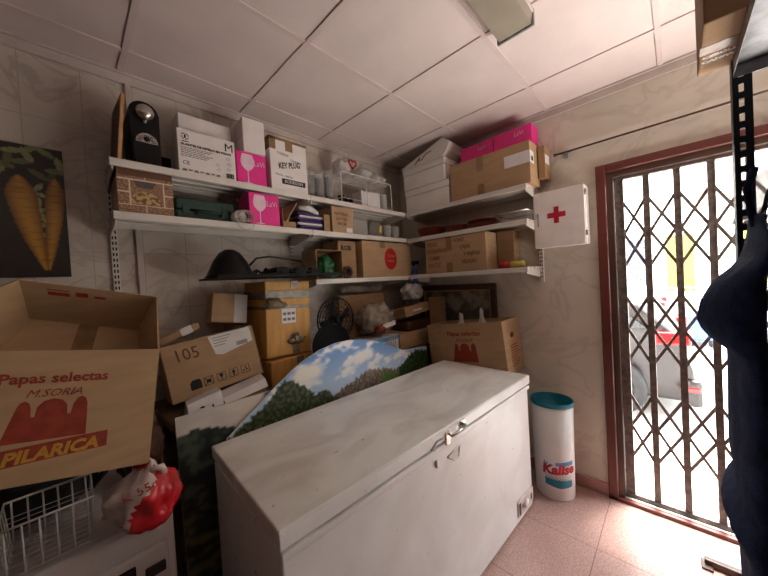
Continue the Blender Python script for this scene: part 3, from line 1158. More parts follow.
def pinkbox(label, loc, W, D, Hh, rotz=0, gx=0.062, word=True, both=True):
    t = carton('glass_box', label, 'box', loc, (0, 0, rotz), W, D, Hh, 'pink', 'magenta wine glass boxes')
    if both:
        wineglass(t, gx, Hh * 0.05, Hh * 0.88)
    if word:
        text('printed_text', 'LaVi', 'pinkw', t, 0.045, W * 0.56, Hh * 0.62, align='LEFT', squeeze=0.85)
    return t


pinkbox('magenta wine glass box on top shelf, white box resting on it', (-1.742, -0.275, zt), 0.172, 0.10, 0.188)
carton('white_box', 'small white box on top of the magenta glass box', 'box', (-1.695, -0.272, zt + 0.190), (0, 0, R(-4)), 0.125, 0.16, 0.198, 'whitecard')
box('seam', 'greyink', bpy.data.objects['white_box.001'], -0.0006, 0, 0.0, 0.16, 0.098, 0.1)

t = carton('printed_carton', 'tall white carton with brown taped top and black lettering', 'box', (-1.545, -0.283, zt), (0, 0, 0), 0.255, 0.21, 0.325, 'whitecard')
b = MB(); b.box(-0.001, 0.256, -0.0015, 0.211, 0.310, 0.3268); b.box(-0.001, 0.04, -0.0015, 0.1, 0.25, 0.32); b.box(0.105, 0.155, -0.0016, 0, 0.255, 0.31)
b.build('tape', 'tape', t)
text('printed_text', 'KEY PLUG', 'ink', t, 0.050, 0.055, 0.135, rot=R(-12), bold=0.001, squeeze=0.68, shear=0.2)
b = MB(); b.box(0.07, 0.235, -0.0012, 0, 0.045, 0.078); b.build('label_bar', 'ink', t)
text('printed_text', 'BODEGON', 'whitecard', t, 0.026, 0.152, 0.053, y=-0.0022, align='CENTER', squeeze=1.0)
text('printed_text', 'TORRES', 'greyink', t, 0.022, 0.045, 0.225, rot=R(4)); text('printed_text', 'Cosmetic', 'greyink', t, 0.020, 0.135, 0.200, rot=R(6))
text('printed_text', 'FRAGIL - CRISTAL', 'greyink', t, 0.015, 0.03, 0.095, rot=R(4))

# clear cups stacked behind
def cup(r0, r1, h, mat='glass', name='plastic_cup'):
    b = MB()
    b.lathe([(0, 0.0), (r0, 0.0), (r1, h), (r1 + 0.003, h), (r1 + 0.003, h + 0.003), (r1 - 0.001, h + 0.003), (r0 - 0.001, 0.004), (0, 0.004)], (0, 0, 0), 20)
    return b.build(name, mat)


first = cup(0.028, 0.036, 0.075)
stk = []
n = 0
for sx, nn in ((0, 7), (1, 7), (2, 8)):
    for k in range(nn):
        o = first if n == 0 else first.copy()
        if n:
            COL.objects.link(o)
        o.location = (-1.215 + sx * 0.083, -0.19 + 0.01 * (sx % 2), zt + k * 0.022)
        tag(o, 'clear plastic cup nested in one of three short stacks beside the wire rack', 'cup', 'nested clear plastic cups')
        n += 1

# wire rack
t = thing('wire_rack', 'white wire stacking rack with rounded corners on top shelf', 'rack', (-0.995, -0.27, zt))
b = MB()
W, D, Hh = 0.55, 0.20, 0.235


def arc(x0, x1, y):
    r = 0.025
    pts = [(x0, y, 0.003)]
    for i in range(6):
        a = PI - PI / 2 * i / 5
        pts.append((x0 + r + r * math.cos(a), y, Hh - r + r * math.sin(a)))
    for i in range(6):
        a = PI / 2 - PI / 2 * i / 5
        pts.append((x1 - r + r * math.cos(a), y, Hh - r + r * math.sin(a)))
    pts.append((x1, y, 0.003))
    return pts


b.tube(arc(0, W, 0), 0.0038, 8); b.tube(arc(0, W, D), 0.0038, 8)
b.tube([(0.26, 0, Hh), (0.26, 0, 0.003)], 0.0035, 6)
for yy in (0, D):
    b.tube([(0.0, yy, 0.04), (0.02, yy, 0.04), (0.26, yy, 0.04)], 0.002, 6)
b.tube([(0, 0, 0.04), (0, D, 0.04)], 0.003, 6); b.tube([(W, 0, 0.04), (W, D, 0.04)], 0.003, 6)
b.build('wire_frame', 'wire', t)
b = MB()
for i in range(1, 11):
    b.tube([(0.004, D * i / 11, Hh - 0.001), (W - 0.004, D * i / 11, Hh - 0.001)], 0.0016, 5)
for xx in (0.0, 0.13, 0.26, 0.40, 0.55):
    b.tube([(xx, 0, Hh), (xx, D, Hh)], 0.0022, 5)
b.build('wire_top', 'wire', t)
# under the rack
carton('white_box', 'pale box lying inside the white wire rack', 'box', (-0.765, -0.235, zt), (0, 0, R(-4)), 0.20, 0.12, 0.14, 'paper')
first = cup(0.030, 0.036, 0.020, 'cup', 'glass_bowl')
n = 0
for sx, nn in ((0, 6), (1, 6)):
    for k in range(nn):
        o = first if n == 0 else first.copy()
        if n:
            COL.objects.link(o)
        o.location = (-0.505, -0.22 + sx * 0.085, zt + k * 0.0235)
        tag(o, 'small clear bowl in a stack at the right end inside the wire rack', 'bowl', 'small bowls stacked in the wire rack')
        n += 1
first = cup(0.020, 0.024, 0.07, 'black', 'dark_jar')
for k in range(3):
    o = first if k == 0 else first.copy()
    if k:
        COL.objects.link(o)
    o.location = (-0.945 + k * 0.058, -0.2 + 0.015 * k, zt)
    tag(o, 'small dark jar standing at the left end under the wire rack', 'jar', 'dark jars under the wire rack')
# bags on the rack
t = thing('plastic_bag', 'clear carrier bag with a red heart on top of the wire rack', 'bag', (-0.80, -0.17, zt + 0.2385))
o = crumple('bag_body', 'bag', t, (-0.10, 0, 0.066), (0.062, 0.075, 0.068), 3, amp=0.2)
b = MB()
hs = []
for i in range(24):
    a = 2 * PI * i / 24
    hs.append((-0.06 + 0.0023 * 16 * math.sin(a) ** 3, -0.088, 0.08 + 0.0023 * (13 * math.cos(a) - 5 * math.cos(2 * a) - 2 * math.cos(3 * a) - math.cos(4 * a))))
b.tube(hs, 0.007, 6, True); b.build('red_heart', 'crimson', t)
b = MB(); b.tube([(-0.09, -0.03, 0.10), (-0.085, -0.04, 0.15), (-0.065, -0.045, 0.168), (-0.05, -0.045, 0.16), (-0.045, -0.03, 0.12), (-0.045, -0.02, 0.09)], [0.006, 0.01, 0.008, 0.009, 0.011, 0.006], 8); b.build('bag_handle', 'bag', t)
t = thing('plastic_bag', 'crumpled white carrier bag in the middle of the wire rack top', 'bag', (-0.695, -0.16, zt + 0.2385))
crumple('bag_body', 'bag', t, (0.02, 0, 0.058), (0.075, 0.08, 0.060), 5, neck=0.5, amp=0.2)
t = thing('plastic_bag', 'low grey plastic bag at the right end of the wire rack top', 'bag', (-0.505, -0.16, zt + 0.2385))
crumple('bag_body', 'bag', t, (0.0, 0, 0.045), (0.085, 0.075, 0.048), 7, neck=0.4, amp=0.2)

# ================================================================== left wall, middle shelf
zm = ZA[1]
t = carton('decorated_box', 'brown box printed with a brick and mill pattern, left end', 'box', (-2.262, -0.283, zm), (0, 0, 0), 0.205, 0.23, 0.200, 'kraft2')


def brick_fn(u, v):
    if v > 0.168:
        return (104, 66, 46)
    g = fbm(u * 160, v * 160, 1)
    c = mixc((120, 80, 58), (176, 140, 104), smooth(.3, .7, g))
    cx, cz = 0.098, 0.04
    d = math.hypot(u - cx, v - cz)
    if 0.045 < v < 0.155 and 0.045 < u < 0.165:
        c = mixc(c, (150, 116, 84), .4)
        if d < 0.062 and v > 0.04:
            c = mixc((196, 166, 116), (120, 84, 48), smooth(.45, .62, fbm(u * 60, v * 60, 3)))
        if v > 0.118 and abs(u - cx) < 0.045 - (0.155 - v) * .5:
            c = (92, 80, 76)
    for (x0, z0, x1, z1) in ((0.0, .036, .205, .041), (0, .150, .205, .155), (.040, .036, .044, .155), (.166, .036, .170, .155), (.098, .0, .102, .036), (.098, .155, .102, .17), (0, .093, .04, .097), (.17, .093, .205, .097)):
        if x0 <= u <= x1 and z0 <= v <= z1:
            c = (226, 206, 186)
    return c


painted('printed_front', t, [(0, 0), (0.205, 0), (0.205, 0.2), (0, 0.2)], 0.0035, lambda u, v: (u, -0.0008, v), brick_fn)
painted('printed_side', t, [(0, 0), (0.23, 0), (0.23, 0.2), (0, 0.2)], 0.005, lambda u, v: (-0.0008, u, v), brick_fn)

t = thing('tool_case', 'dark green plastic tool case lying on the middle shelf', 'case', (-2.040, -0.235, zm))
b = MB(); b.bbox(0, 0.285, 0, 0.16, 0, 0.055, 0.012, 3); b.build('lower_shell', 'green', t)
b = MB(); b.bbox(0, 0.285, 0, 0.16, 0.057, 0.118, 0.012, 3); b.build('upper_shell', 'green', t)
b = MB(); b.tube([(0.09, 0.0, 0.04), (0.09, -0.028, 0.045), (0.21, -0.028, 0.045), (0.21, 0.0, 0.04)], 0.008, 8); b.build('handle', 'green', t)
for xx in (0.045, 0.235):
    b = MB(); b.bbox(xx - 0.016, xx + 0.016, -0.006, 0.004, 0.035, 0.08, 0.003); b.build('latch', 'green', t)

o = MB()
random.seed(5)
for k in range(5):
    pts = []
    for i in range(28):
        a = 2 * PI * i / 28
        r = 0.030 + 0.004 * math.sin(3 * a + k)
        pts.append((r * math.cos(a) * (1 + .1 * k) + 0.003 * k, -0.004 * k + 0.006 * math.sin(a * 2 + k), 0.034 + r * math.sin(a)))
    o.tube(pts, 0.0022, 5, True)
o.tube([(0.03, -0.01, 0.03), (0.05, -0.03, 0.01), (0.04, -0.032, -0.03), (0.0, -0.034, -0.045), (-0.04, -0.032, -0.03), (-0.045, -0.02, 0.01)], 0.0018, 5)
o = o.build('wire_coil', 'wiregrey')
o.location = (-1.735, -0.300, zm + 0.003)
tag(o, 'loose coil of pale wire hanging over the shelf edge', 'wire')
t = thing('cable_reel', 'small white cable reel beside the lower magenta box', 'reel', (-1.745, -0.262, zm))
b = MB(); b.lathe([(0.036, -0.02), (0.036, -0.016), (0.018, -0.014), (0.018, 0.014), (0.036, 0.016), (0.036, 0.02), (0.010, 0.02), (0.010, -0.02)], (0, 0, 0.037), 20, axis='y', closed=True); b.build('reel_body', 'paper', t)

pinkbox('magenta wine glass box on middle shelf beside the wire coil', (-1.690, -0.283, zm), 0.185, 0.15, 0.190)

# open carton with purple packets
t = thing('open_carton', 'open brown carton full of purple packets on middle shelf', 'box', (-1.485, -0.28, zm))
W, D, Hh, th = 0.36, 0.22, 0.12, 0.004
b = MB()
b.box(0, W, 0, D, 0, th); b.box(0, th, 0, D, th, Hh); b.box(W - th, W, 0, D, th, Hh); b.box(th, W - th, D - th, D, th, Hh); b.box(th, 0.09, 0, th, th, Hh * 0.35); b.box(0.31, W - th, 0, th, th, Hh)
b.build('body', 'kraft2', t)
b = MB()
sheet(b, [(0.10, -0.004, 0.165), (0.0, -0.004, 0.005), (0.0, D, 0.12), (0.085, D, 0.175)])
b.build('flap', 'kraft', t)
random.seed(9)
for k in range(7):
    px = -1.485 + 0.115 + (k % 2) * 0.018
    rz = random.uniform(-8, 8)
    o = MB(); o.bbox(0, 0.19, 0, 0.13, 0, 0.013, 0.003, 1)
    o = o.build('packet', 'purple' if k % 3 != 2 else 'whitecard')
    o.location = (px, -0.262, zm + 0.0045 + k * 0.0165)
    o.rotation_euler = (0, 0, R(rz * 0.3))
    tag(o, 'flat %s packet lying in the open brown carton on the middle shelf' % ('purple' if k % 3 != 2 else 'white'), 'packet', 'purple packets in the open carton' if k % 3 != 2 else 'white packets in the open carton')
b = MB(); b.tube([(-1.35, -0.25, zm + 0.150), (-1.27, -0.262, zm + 0.146), (-1.21, -0.25, zm + 0.128), (-1.19, -0.22, zm + 0.122)], [0.014, 0.02, 0.014, 0.006], 8)
o = b.build('white_cloth', 'paper'); tag(o, 'rolled white cloth lying over the purple packets', 'cloth')

t = carton('small_carton', 'small kraft carton with brown handwriting and a white label', 'box', (-1.108, -0.283, zm), (0, 0, 0), 0.20, 0.16, 0.190, 'kraft')
for i, s in enumerate(('MATERIAL', 'LEO FIN', 'PACIN')):
    text('handwriting', s, 'browink', t, 0.034, 0.022 + i * .012, 0.128 - i * 0.036, squeeze=0.85, shear=0.15)
box('white_label', 'paper', t, 0.13, 0.185, -0.001, 0, 0.008, 0.042)
b = MB(); b.bbox(0, 0.16, 0, 0.17, 0, 0.13, 0.012, 3); o = b.build('plastic_tub', 'tubp'); o.location = (-0.895, -0.26, zm); tag(o, 'clear plastic tub beside the small kraft carton', 'tub')
# lantern and white cups
t = thing('lantern', 'small clear lantern with a paper tag on middle shelf', 'lantern', (-0.61, -0.22, zm))
b = MB(); b.lathe([(0, 0.0), (0.055, 0.0), (0.055, 0.11), (0.035, 0.13), (0, 0.13)], (0, 0, 0), 20); b.build('glass_body', 'glass', t)
b = MB(); b.box(-0.035, -0.005, -0.060, -0.058, 0.03, 0.09, Matrix.Rotation(R(15), 4, 'Y')); b.build('paper_tag', 'yellow', t)
first = None
for sx in range(2):
    for k in range(4):
        o = cup(0.028, 0.038, 0.050, 'cup', 'white_cup') if first is None else first.copy()
        if first is None:
            first = o
        else:
            COL.objects.link(o)
        o.location = (-0.475 + sx * 0.105, -0.22, zm + k * 0.019)
        tag(o, 'white cup nested in one of two short stacks near the shelf corner', 'cup', 'white cups stacked near the corner')

# ================================================================== left wall, lowest shelf
zl = ZA[2]
t = thing('open_carton', 'small open carton on its side holding green netting', 'box', (-1.262, -0.285, zl))
W, D, Hh, th = 0.225, 0.18, 0.205, 0.005
b = MB(); b.box(0, W, 0, D, 0, th); b.box(0, W, 0, D, Hh - th, Hh); b.box(0, th, 0, D, th, Hh - th); b.box(W - th, W, 0, D, th, Hh - th); b.box(th, W - th, D - th, D, th, Hh - th)
b.build('body', 'kraft2', t)
t = thing('green_netting', 'bundle of bright green netting spilling from the small carton', 'netting', (-1.14, -0.25, zl + 0.006))
crumple('netting_body', 'green2', t, (-0.01, 0.03, 0.085), (0.065, 0.050, 0.080), 11, amp=0.2)
crumple('netting_end', 'green2', t, (0.02, -0.015, 0.020), (0.055, 0.03, 0.022), 13, amp=0.3)
b = MB(); b.lathe([(0.026, -0.02), (0.045, -0.02), (0.045, 0.02), (0.026, 0.02)], (0, 0, 0), 24, axis='y', closed=True)
o = b.build('tape_roll', 'darkwood'); o.location = (-1.012, -0.25, zl + 0.108); 
o.location = (-0.985, -0.262, zl + 0.046); tag(o, 'dark brown tape roll standing between two cartons', 'tape roll')
t = carton('red_oval_carton', 'kraft carton with a red oval and black letters, lowest shelf', 'box', (-0.838, -0.285, zl), (0, 0, 0), 0.613, 0.26, 0.290, 'kraft')
b = MB()
b.prism([(0.325 + 0.075 * math.cos(2 * PI * i / 32), 0.15 + 0.092 * math.sin(2 * PI * i / 32)) for i in range(32)], 0.001, 'y', -0.001)
o = b.build('red_oval', 'red', t)
text('printed_text', 'Tartas', 'kraft', o, 0.036, 0.325, 0.165, y=-0.0018, align='CENTER'); text('printed_text', 'heladas', 'kraft', o, 0.028, 0.325, 0.125, y=-0.0018, align='CENTER')
box('tape', 'tape', t, 0.20, 0.26, -0.0012, 0, 0.24, 0.29)
t = carton('lettered_carton', 'brown carton with black letters behind the red oval carton', 'box', (-1.032, -0.235, zl), (0, 0, 0), 0.172, 0.20, 0.285, 'kraft2')
text('printed_text', 'ROB', 'ink', t, 0.05, 0.025, 0.215, bold=0.002)

t = thing('spray_bottle', 'blue bottle hanging in the gap between the corner shelves', 'bottle', (-0.235, -0.318, 1.474))
b = MB(); b.lathe([(0, 0), (0.026, 0.002), (0.028, 0.06), (0.026, 0.12), (0.012, 0.16), (0.012, 0.18), (0, 0.18)], (0, 0, 0), 20); b.build('bottle_body', 'blue', t)
b = MB(); b.bbox(-0.018, 0.018, -0.04, 0.018, 0.18, 0.215, 0.006); b.build('spray_head', 'black', t)
b = MB(); b.lathe([(0, 0), (0.05, 0.0), (0.056, 0.10), (0.045, 0.20), (0, 0.21)], (0, 0, 0), 20)
o = b.build('dark_jug', 'blackm'); o.location = (-0.10, -0.42, zl + 0.005); tag(o, 'dark jug in the shadowed shelf corner behind the blue bottle', 'jug')

# ================================================================== right wall shelves (world coords)
zt2, zm2, zl2 = ZA[0] - 0.004, ZA[1] - 0.006, ZA[2] + 0.004


def foam(label, loc, rotz, W, D, Hh):
    t = thing('foam_box', label, 'box', loc, (0, 0, rotz), 'white foam boxes in the corner')
    b = MB(); b.bbox(0, W, 0, D, 0, Hh * 0.72, 0.008, 2); b.build('tray', 'foam', t)
    b = MB(); b.bbox(-0.004, W + 0.004, -0.004, D + 0.004, Hh * 0.73, Hh, 0.008, 2); b.build('lid', 'foam', t)
    return t


foam('white foam box, bottom one of the stack in the corner', (-0.285, -0.300, zt2), -PI / 2, 0.445, 0.26, 0.196)
foam('white foam box, middle one of the stack in the corner', (-0.290, -0.290, zt2 + 0.198), -PI / 2, 0.43, 0.26, 0.180)
b = MB()
b.prism([(-0.275, zt2 + 0.380), (-0.270, zt2 + 0.400), (-0.71, 2.650), (-0.775, 2.600), (-0.745, 2.545), (-0.70, zt2 + 0.382)], 0.26, 'x', -0.285)
o = b.build('foam_lid_box', 'foam')
tag(o, 'tilted white foam box touching the ceiling, top of the corner stack', 'box', 'white foam boxes in the corner')
b = MB(); b.tube([(-0.2865, -0.42, 2.515), (-0.2865, -0.46, 2.545), (-0.2865, -0.50, 2.535), (-0.2865, -0.54, 2.57), (-0.2865, -0.60, 2.58)], 0.003, 4)
b.tube([(-0.2865, -0.44, 2.525), (-0.2865, -0.48, 2.56), (-0.2865, -0.47, 2.53)], 0.003, 4)
b.build('scribble', 'ink', o)

t = carton('long_carton', 'long kraft carton with a white label on the top shelf by the door', 'box', (-0.288, -0.765, zt2), (0, 0, -PI / 2), 0.60, 0.20, 0.280, 'kraft', tape='tape')
b = MB(); b.box(0.43, 0.598, -0.0012, 0, 0.135, 0.215); b.box(0.600, 0.6012, -0.0, 0.075, 0.135, 0.215); o = b.build('white_label', 'paper', t)
b = MB()
for i in range(7):
    b.box(0.6012, 0.602, 0.018 + i * 0.006, 0.021 + i * 0.006, 0.150, 0.180)
b.build('barcode', 'ink', o)
pinkbox('magenta box lying behind the long carton, nearer the corner', (-0.165, -0.800, zt2 + 0.285), 0.27, 0.14, 0.148, -PI / 2, both=False)
pinkbox('magenta box lying behind the long carton, nearer the door', (-0.165, -1.075, zt2 + 0.285), 0.27, 0.14, 0.156, -PI / 2, both=False)
carton('kraft_carton', 'low carton under the magenta boxes behind the long carton', 'box', (-0.082, -0.80, zt2), (0, 0, -PI / 2), 0.53, 0.078, 0.284, 'kraft2')
t = carton('kraft_carton', 'small battered carton at the door end of the top shelf', 'box', (-0.150, -1.372, zt2 + 0.045), (0, 0, -PI / 2), 0.045, 0.13, 0.22, 'kraft2')
box('white_label', 'paper', t, 0.045, 0.0462, 0.0, 0.09, 0.10, 0.16)

# terracotta dishes
def dish(label, loc, r, h, mat='terra', sy=1.0):
    b = MB()
    b.lathe([(0, 0.0), (r * 0.8, 0.0), (r, h), (r + 0.004, h + 0.004), (r - 0.004, h + 0.004), (r * 0.78, 0.008), (0, 0.008)], (0, 0, 0), 32, sy=sy)
    o = b.build('clay_dish', mat)
    o.location = loc
    tag(o, label, 'dish', 'clay dishes on the middle shelf')


dish('large terracotta dish at the corner end of the dish row', (-0.155, -0.475, zm2), 0.125, 0.075)
dish('small low terracotta dish in the middle of the dish row', (-0.15, -0.72, zm2), 0.105, 0.055)
dish('wide terracotta dish, bottom of two beside the glass tray', (-0.15, -0.965, zm2), 0.13, 0.035)
dish('wide terracotta dish, top of two beside the glass tray', (-0.15, -0.965, zm2 + 0.024), 0.128, 0.035)
t = thing('baking_tray', 'clear rectangular baking tray at the door end of dish shelf', 'tray', (-0.27, -1.10, zm2))
b = MB()
b.hexa([(0.02, -0.02, 0), (0.02, -0.21, 0), (0.21, -0.21, 0), (0.21, -0.02, 0), (0, 0, 0.065), (0, -0.225, 0.065), (0.23, -0.225, 0.065), (0.23, 0, 0.065)])
b.build('tray_body', 'glass', t)
b = MB(); b.tube([(0, 0, 0.065), (0, -0.225, 0.065), (0.23, -0.225, 0.065), (0.23, 0, 0.065)], 0.005, 8, True); b.build('tray_rim', 'chrome', t)

t = carton('handwritten_carton', 'large kraft carton with faded handwriting, lowest shelf by the door', 'box', (-0.292, -0.490, zl2), (0, 0, -PI / 2), 0.545, 0.235, 0.284, 'kraft', tape='tape')
for i, (s, x) in enumerate((('VASOS', .02), ('DE PLASTICO', .01), ('CUBIER', .03), ('PLATOS', .03))):
    text('handwriting', s, 'browink', t, 0.046, x, 0.225 - i * 0.058, squeeze=0.72, shear=0.1)
for i, (s, x) in enumerate((('FORO', .28), ('CAJAS', .33), ('Y PAJITAS', .36), ('HELADO', .34))):
    text('handwriting', s, 'browink', t, 0.044, x, 0.235 - i * 0.058, squeeze=0.72, shear=0.1)
t = carton('kraft_carton', 'plain carton half hidden behind the handwritten carton', 'box', (-0.115, -1.042, zl2), (0, 0, -PI / 2), 0.13, 0.105, 0.285, 'kraft2')
t = thing('tape_roll', 'yellow roll with a red end lying on the shelf by the door', 'roll', (-0.205, -1.10, zl2 + 0.0265))
b = MB(); b.lathe([(0, 0.0), (0.026, 0.0), (0.026, -0.07), (0, -0.07)], (0, 0, 0), 20, axis='y'); b.build('red_end', 'red', t)
b = MB(); b.lathe([(0, -0.0705), (0.022, -0.0705), (0.024, -0.10), (0.022, -0.17), (0, -0.172)], (0, 0, 0), 20, axis='y'); b.build('yellow_body', 'yellow', t)
# ================================================================== framed picture on right wall
t = thing('framed_picture', 'dark brown framed picture hung low behind the potato carton', 'picture', (-0.002, -0.20, 1.03), (0, 0, -PI / 2))
b = MB()
W, Hh = 0.775, 0.425
for (x0, x1, z0, z1) in ((0, W, 0, .05), (0, W, Hh - .05, Hh), (0, .05, .05, Hh - .05), (W - .05, W, .05, Hh - .05)):
    b.bbox(x0, x1, -0.03, 0, z0, z1, 0.008, 2)
b.build('frame', 'darkwood', t)
b = MB()
for (x0, x1, z0, z1) in ((.05, W - .05, .05, .062), (.05, W - .05, Hh - .062, Hh - .05), (.05, .062, .062, Hh - .062), (W - .062, W - .05, .062, Hh - .062)):
    b.box(x0, x1, -0.02, -0.005, z0, z1)
b.build('inner_slip', 'wood', t)
painted('print', t, [(.06, .06), (W - .06, .06), (W - .06, Hh - .06), (.06, Hh - .06)], 0.012, lambda u, v: (u, -0.006, v),
        lambda u, v: mixc((150, 142, 130), (86, 82, 76), smooth(.35, .65, fbm(u * 9, v * 9, 6) + (0.25 if v < .2 else 0))))

# ================================================================== bench and heap behind the freezer
t = thing('storage_bench', 'plain wooden bench behind the printed boards carrying the cartons', 'bench', (-2.16, -0.44, 0))
b = MB(); b.bbox(0, 1.80, 0, 0.43, 0.915, 0.95, 0.004); b.build('bench_top', 'bench', t)
for x in (0.03, 1.72):
    for y in (0.02, 0.36):
        box('leg', 'bench', t, x, x + 0.05, y, y + 0.05, 0, 0.915)
t = thing('corner_bench', 'plain wooden stand in the corner under the bagged cartons', 'bench', (-0.35, -0.44, 0))
b = MB(); b.bbox(0, 0.34, 0, 0.43, 0.915, 0.95, 0.004); b.build('bench_top', 'bench', t)
for x in (0.01, 0.28):
    for y in (0.02, 0.36):
        box('leg', 'bench', t, x, x + 0.05, y, y + 0.05, 0, 0.915)

# printed boards
def cloud(u, v, s=0.0):
    return smooth(0.50, 0.64, fbm(u * 5.5 + 3, v * 11 + s, 7))


ridge = [(-1.60, .76), (-1.40, .83), (-1.215, .88), (-1.056, .925), (-0.90, .90), (-0.775, .86), (-0.70, .88), (-0.62, .93), (-0.524, .955), (-0.40, .93), (-0.33, .92)]


def interp(tb, x):
    if x <= tb[0][0]:
        return tb[0][1] - (tb[0][0] - x) * 1.2
    for (a, c), (d, e) in zip(tb, tb[1:]):
        if x <= d:
            return c + (e - c) * (x - a) / (d - a)
    return tb[-1][1]


trees = [(-1.98, .82), (-1.86, .88), (-1.76, .93), (-1.68, 1.005), (-1.62, 1.01), (-1.56, .97), (-1.52, .93), (-1.47, .88), (-1.43, .90), (-1.38, .88), (-1.33, .82)]


def board_fn(u, v):
    sky = mixc((196, 216, 236), (92, 142, 206), smooth(.85, 1.16, v))
    c = mixc(sky, (240, 240, 240), cloud(u, v))
    d = math.hypot((u + 1.52) / 0.12, (v - 1.02) / 0.05)
    c = mixc(c, (244, 240, 232), smooth(1.3, .6, d) if False else max(0, 1 - smooth(.6, 1.3, d + 0.4 * (fbm(u * 12, v * 12, 2) - .5))))
    d = math.hypot((u + 1.08) / 0.11, (v - 1.03) / 0.045)
    c = mixc(c, (246, 244, 240), max(0, 1 - smooth(.6, 1.2, d + 0.6 * (fbm(u * 14, v * 14, 5) - .5))))
    rz = interp(ridge, u) + 0.006 * math.sin(u * 150)
    if v < rz:
        g = fbm(u * 70, v * 90, 3)
        c = mixc((92, 78, 70), (160, 140, 122), smooth(.3, .7, g))
        if v < rz - 0.10:
            c = mixc((74, 80, 50), (120, 124, 84), g)
        if u > -0.74:
            c = mixc((26, 44, 26), (70, 98, 52), smooth(.35, .7, fbm(u * 60, v * 60, 8)))
        if -0.92 < u < -0.74 and v < rz - 0.035:
            c = mixc((60, 96, 36), (130, 170, 70), g)
    tz = interp(trees, u) + 0.03 * (fbm(u * 45, 1.0, 3) - .5)
    if u < -1.32 and v < tz:
        g = fbm(u * 60, v * 60, 4)
        c = mixc((30, 38, 26), (96, 106, 66), smooth(.3, .75, g))
    return c


def left_fn(u, v):
    c = mixc((226, 214, 200), (204, 196, 188), smooth(.35, .7, fbm(u * 3, v * 8, 2)))
    c = mixc(c, (96, 130, 176), smooth(.94, .985, v - (1 - smooth(-1.86, -1.76, u)) * 1))
    if v < interp([(-2.155, .905), (-2.08, .915), (-2.0, .895), (-1.9, .86), (-1.7, .8)], u):
        g = fbm(u * 16, v * 22, 1)
        c = mixc((34, 42, 40), (84, 92, 80), smooth(.35, .7, g))
        if v < 0.60:
            c = mixc((30, 34, 24), (92, 88, 48), smooth(.45, .65, fbm(u * 10, v * 26, 4)))
    return c


def board(name, label, outline, y0, fn, step):
    t = thing(name, label, 'board', (outline[0][0], y0, 0))
    ox = outline[0][0]
    lean = lambda z: -(1.0 - z) * 0.05
    b = MB()
    n = len(outline)
    v = [(x - ox, lean(z) + 0.0012, z) for x, z in outline] + [(x - ox, lean(z) + 0.007, z) for x, z in outline]
    b.faces(v, [tuple(range(n)), tuple(range(2 * n - 1, n - 1, -1))] + [(i, (i + 1) % n, n + (i + 1) % n, n + i) for i in range(n)])
    b.build('board_panel', 'foam', t)
    painted('printed_landscape', t, outline, step, lambda x, z: (x - ox, lean(z), z), fn)
    return t


curve = [(-1.963, 0.0), (-0.375, 0.0), (-0.375, .955), (-0.45, .965), (-0.583, .975), (-0.681, .985), (-0.78, 1.035), (-0.915, 1.089), (-1.05, 1.13), (-1.187, 1.152), (-1.30, 1.153), (-1.42, 1.134), (-1.53, 1.098), (-1.62, 1.054), (-1.745, .976), (-1.963, .831)]
board('landscape_board', 'large curved landscape board with clouds and hill behind the freezer', curve, -0.505, board_fn, 0.013)
board('landscape_board', 'pale-sky landscape board with dark mountain at the freezer left end', [(-2.151, 0.0), (-1.30, 0.0), (-1.30, .965), (-1.745, .980), (-2.151, .988)], -0.484, left_fn, 0.013)

# carton 105
W, D, Hh = 0.43, 0.22, 0.28
t = carton('shipping_carton', 'tilted kraft carton marked 105 with label and handling symbols', 'box', (-2.123, -0.307, 0.991), (R(-9.7), R(-6.7), R(-3.3)), W, D, Hh, 'kraft')
text('handwriting', '105', 'browink', t, 0.085, 0.045, 0.188, squeeze=0.9, shear=-0.1)
b = MB(); b.faces([(0.205, -0.001, 0.275), (0.415, -0.001, 0.275), (0.420, -0.001, 0.195), (0.26, -0.001, 0.165), (0.225, -0.001, 0.175)], [(0, 1, 2, 3, 4)]); o = b.build('shipping_label', 'paper', t)
b = MB()
for i in range(10):
    b.box(0.335 + i * 0.0058, 0.3385 + i * 0.0058, -0.0018, -0.001, 0.190, 0.212)
for i in range(4):
    b.box(0.225, 0.225 + 0.09 - i * 0.012, -0.0018, -0.001, 0.258 - i * 0.014, 0.261 - i * 0.014)
b.build('label_print', 'greyink', o)
b = MB()
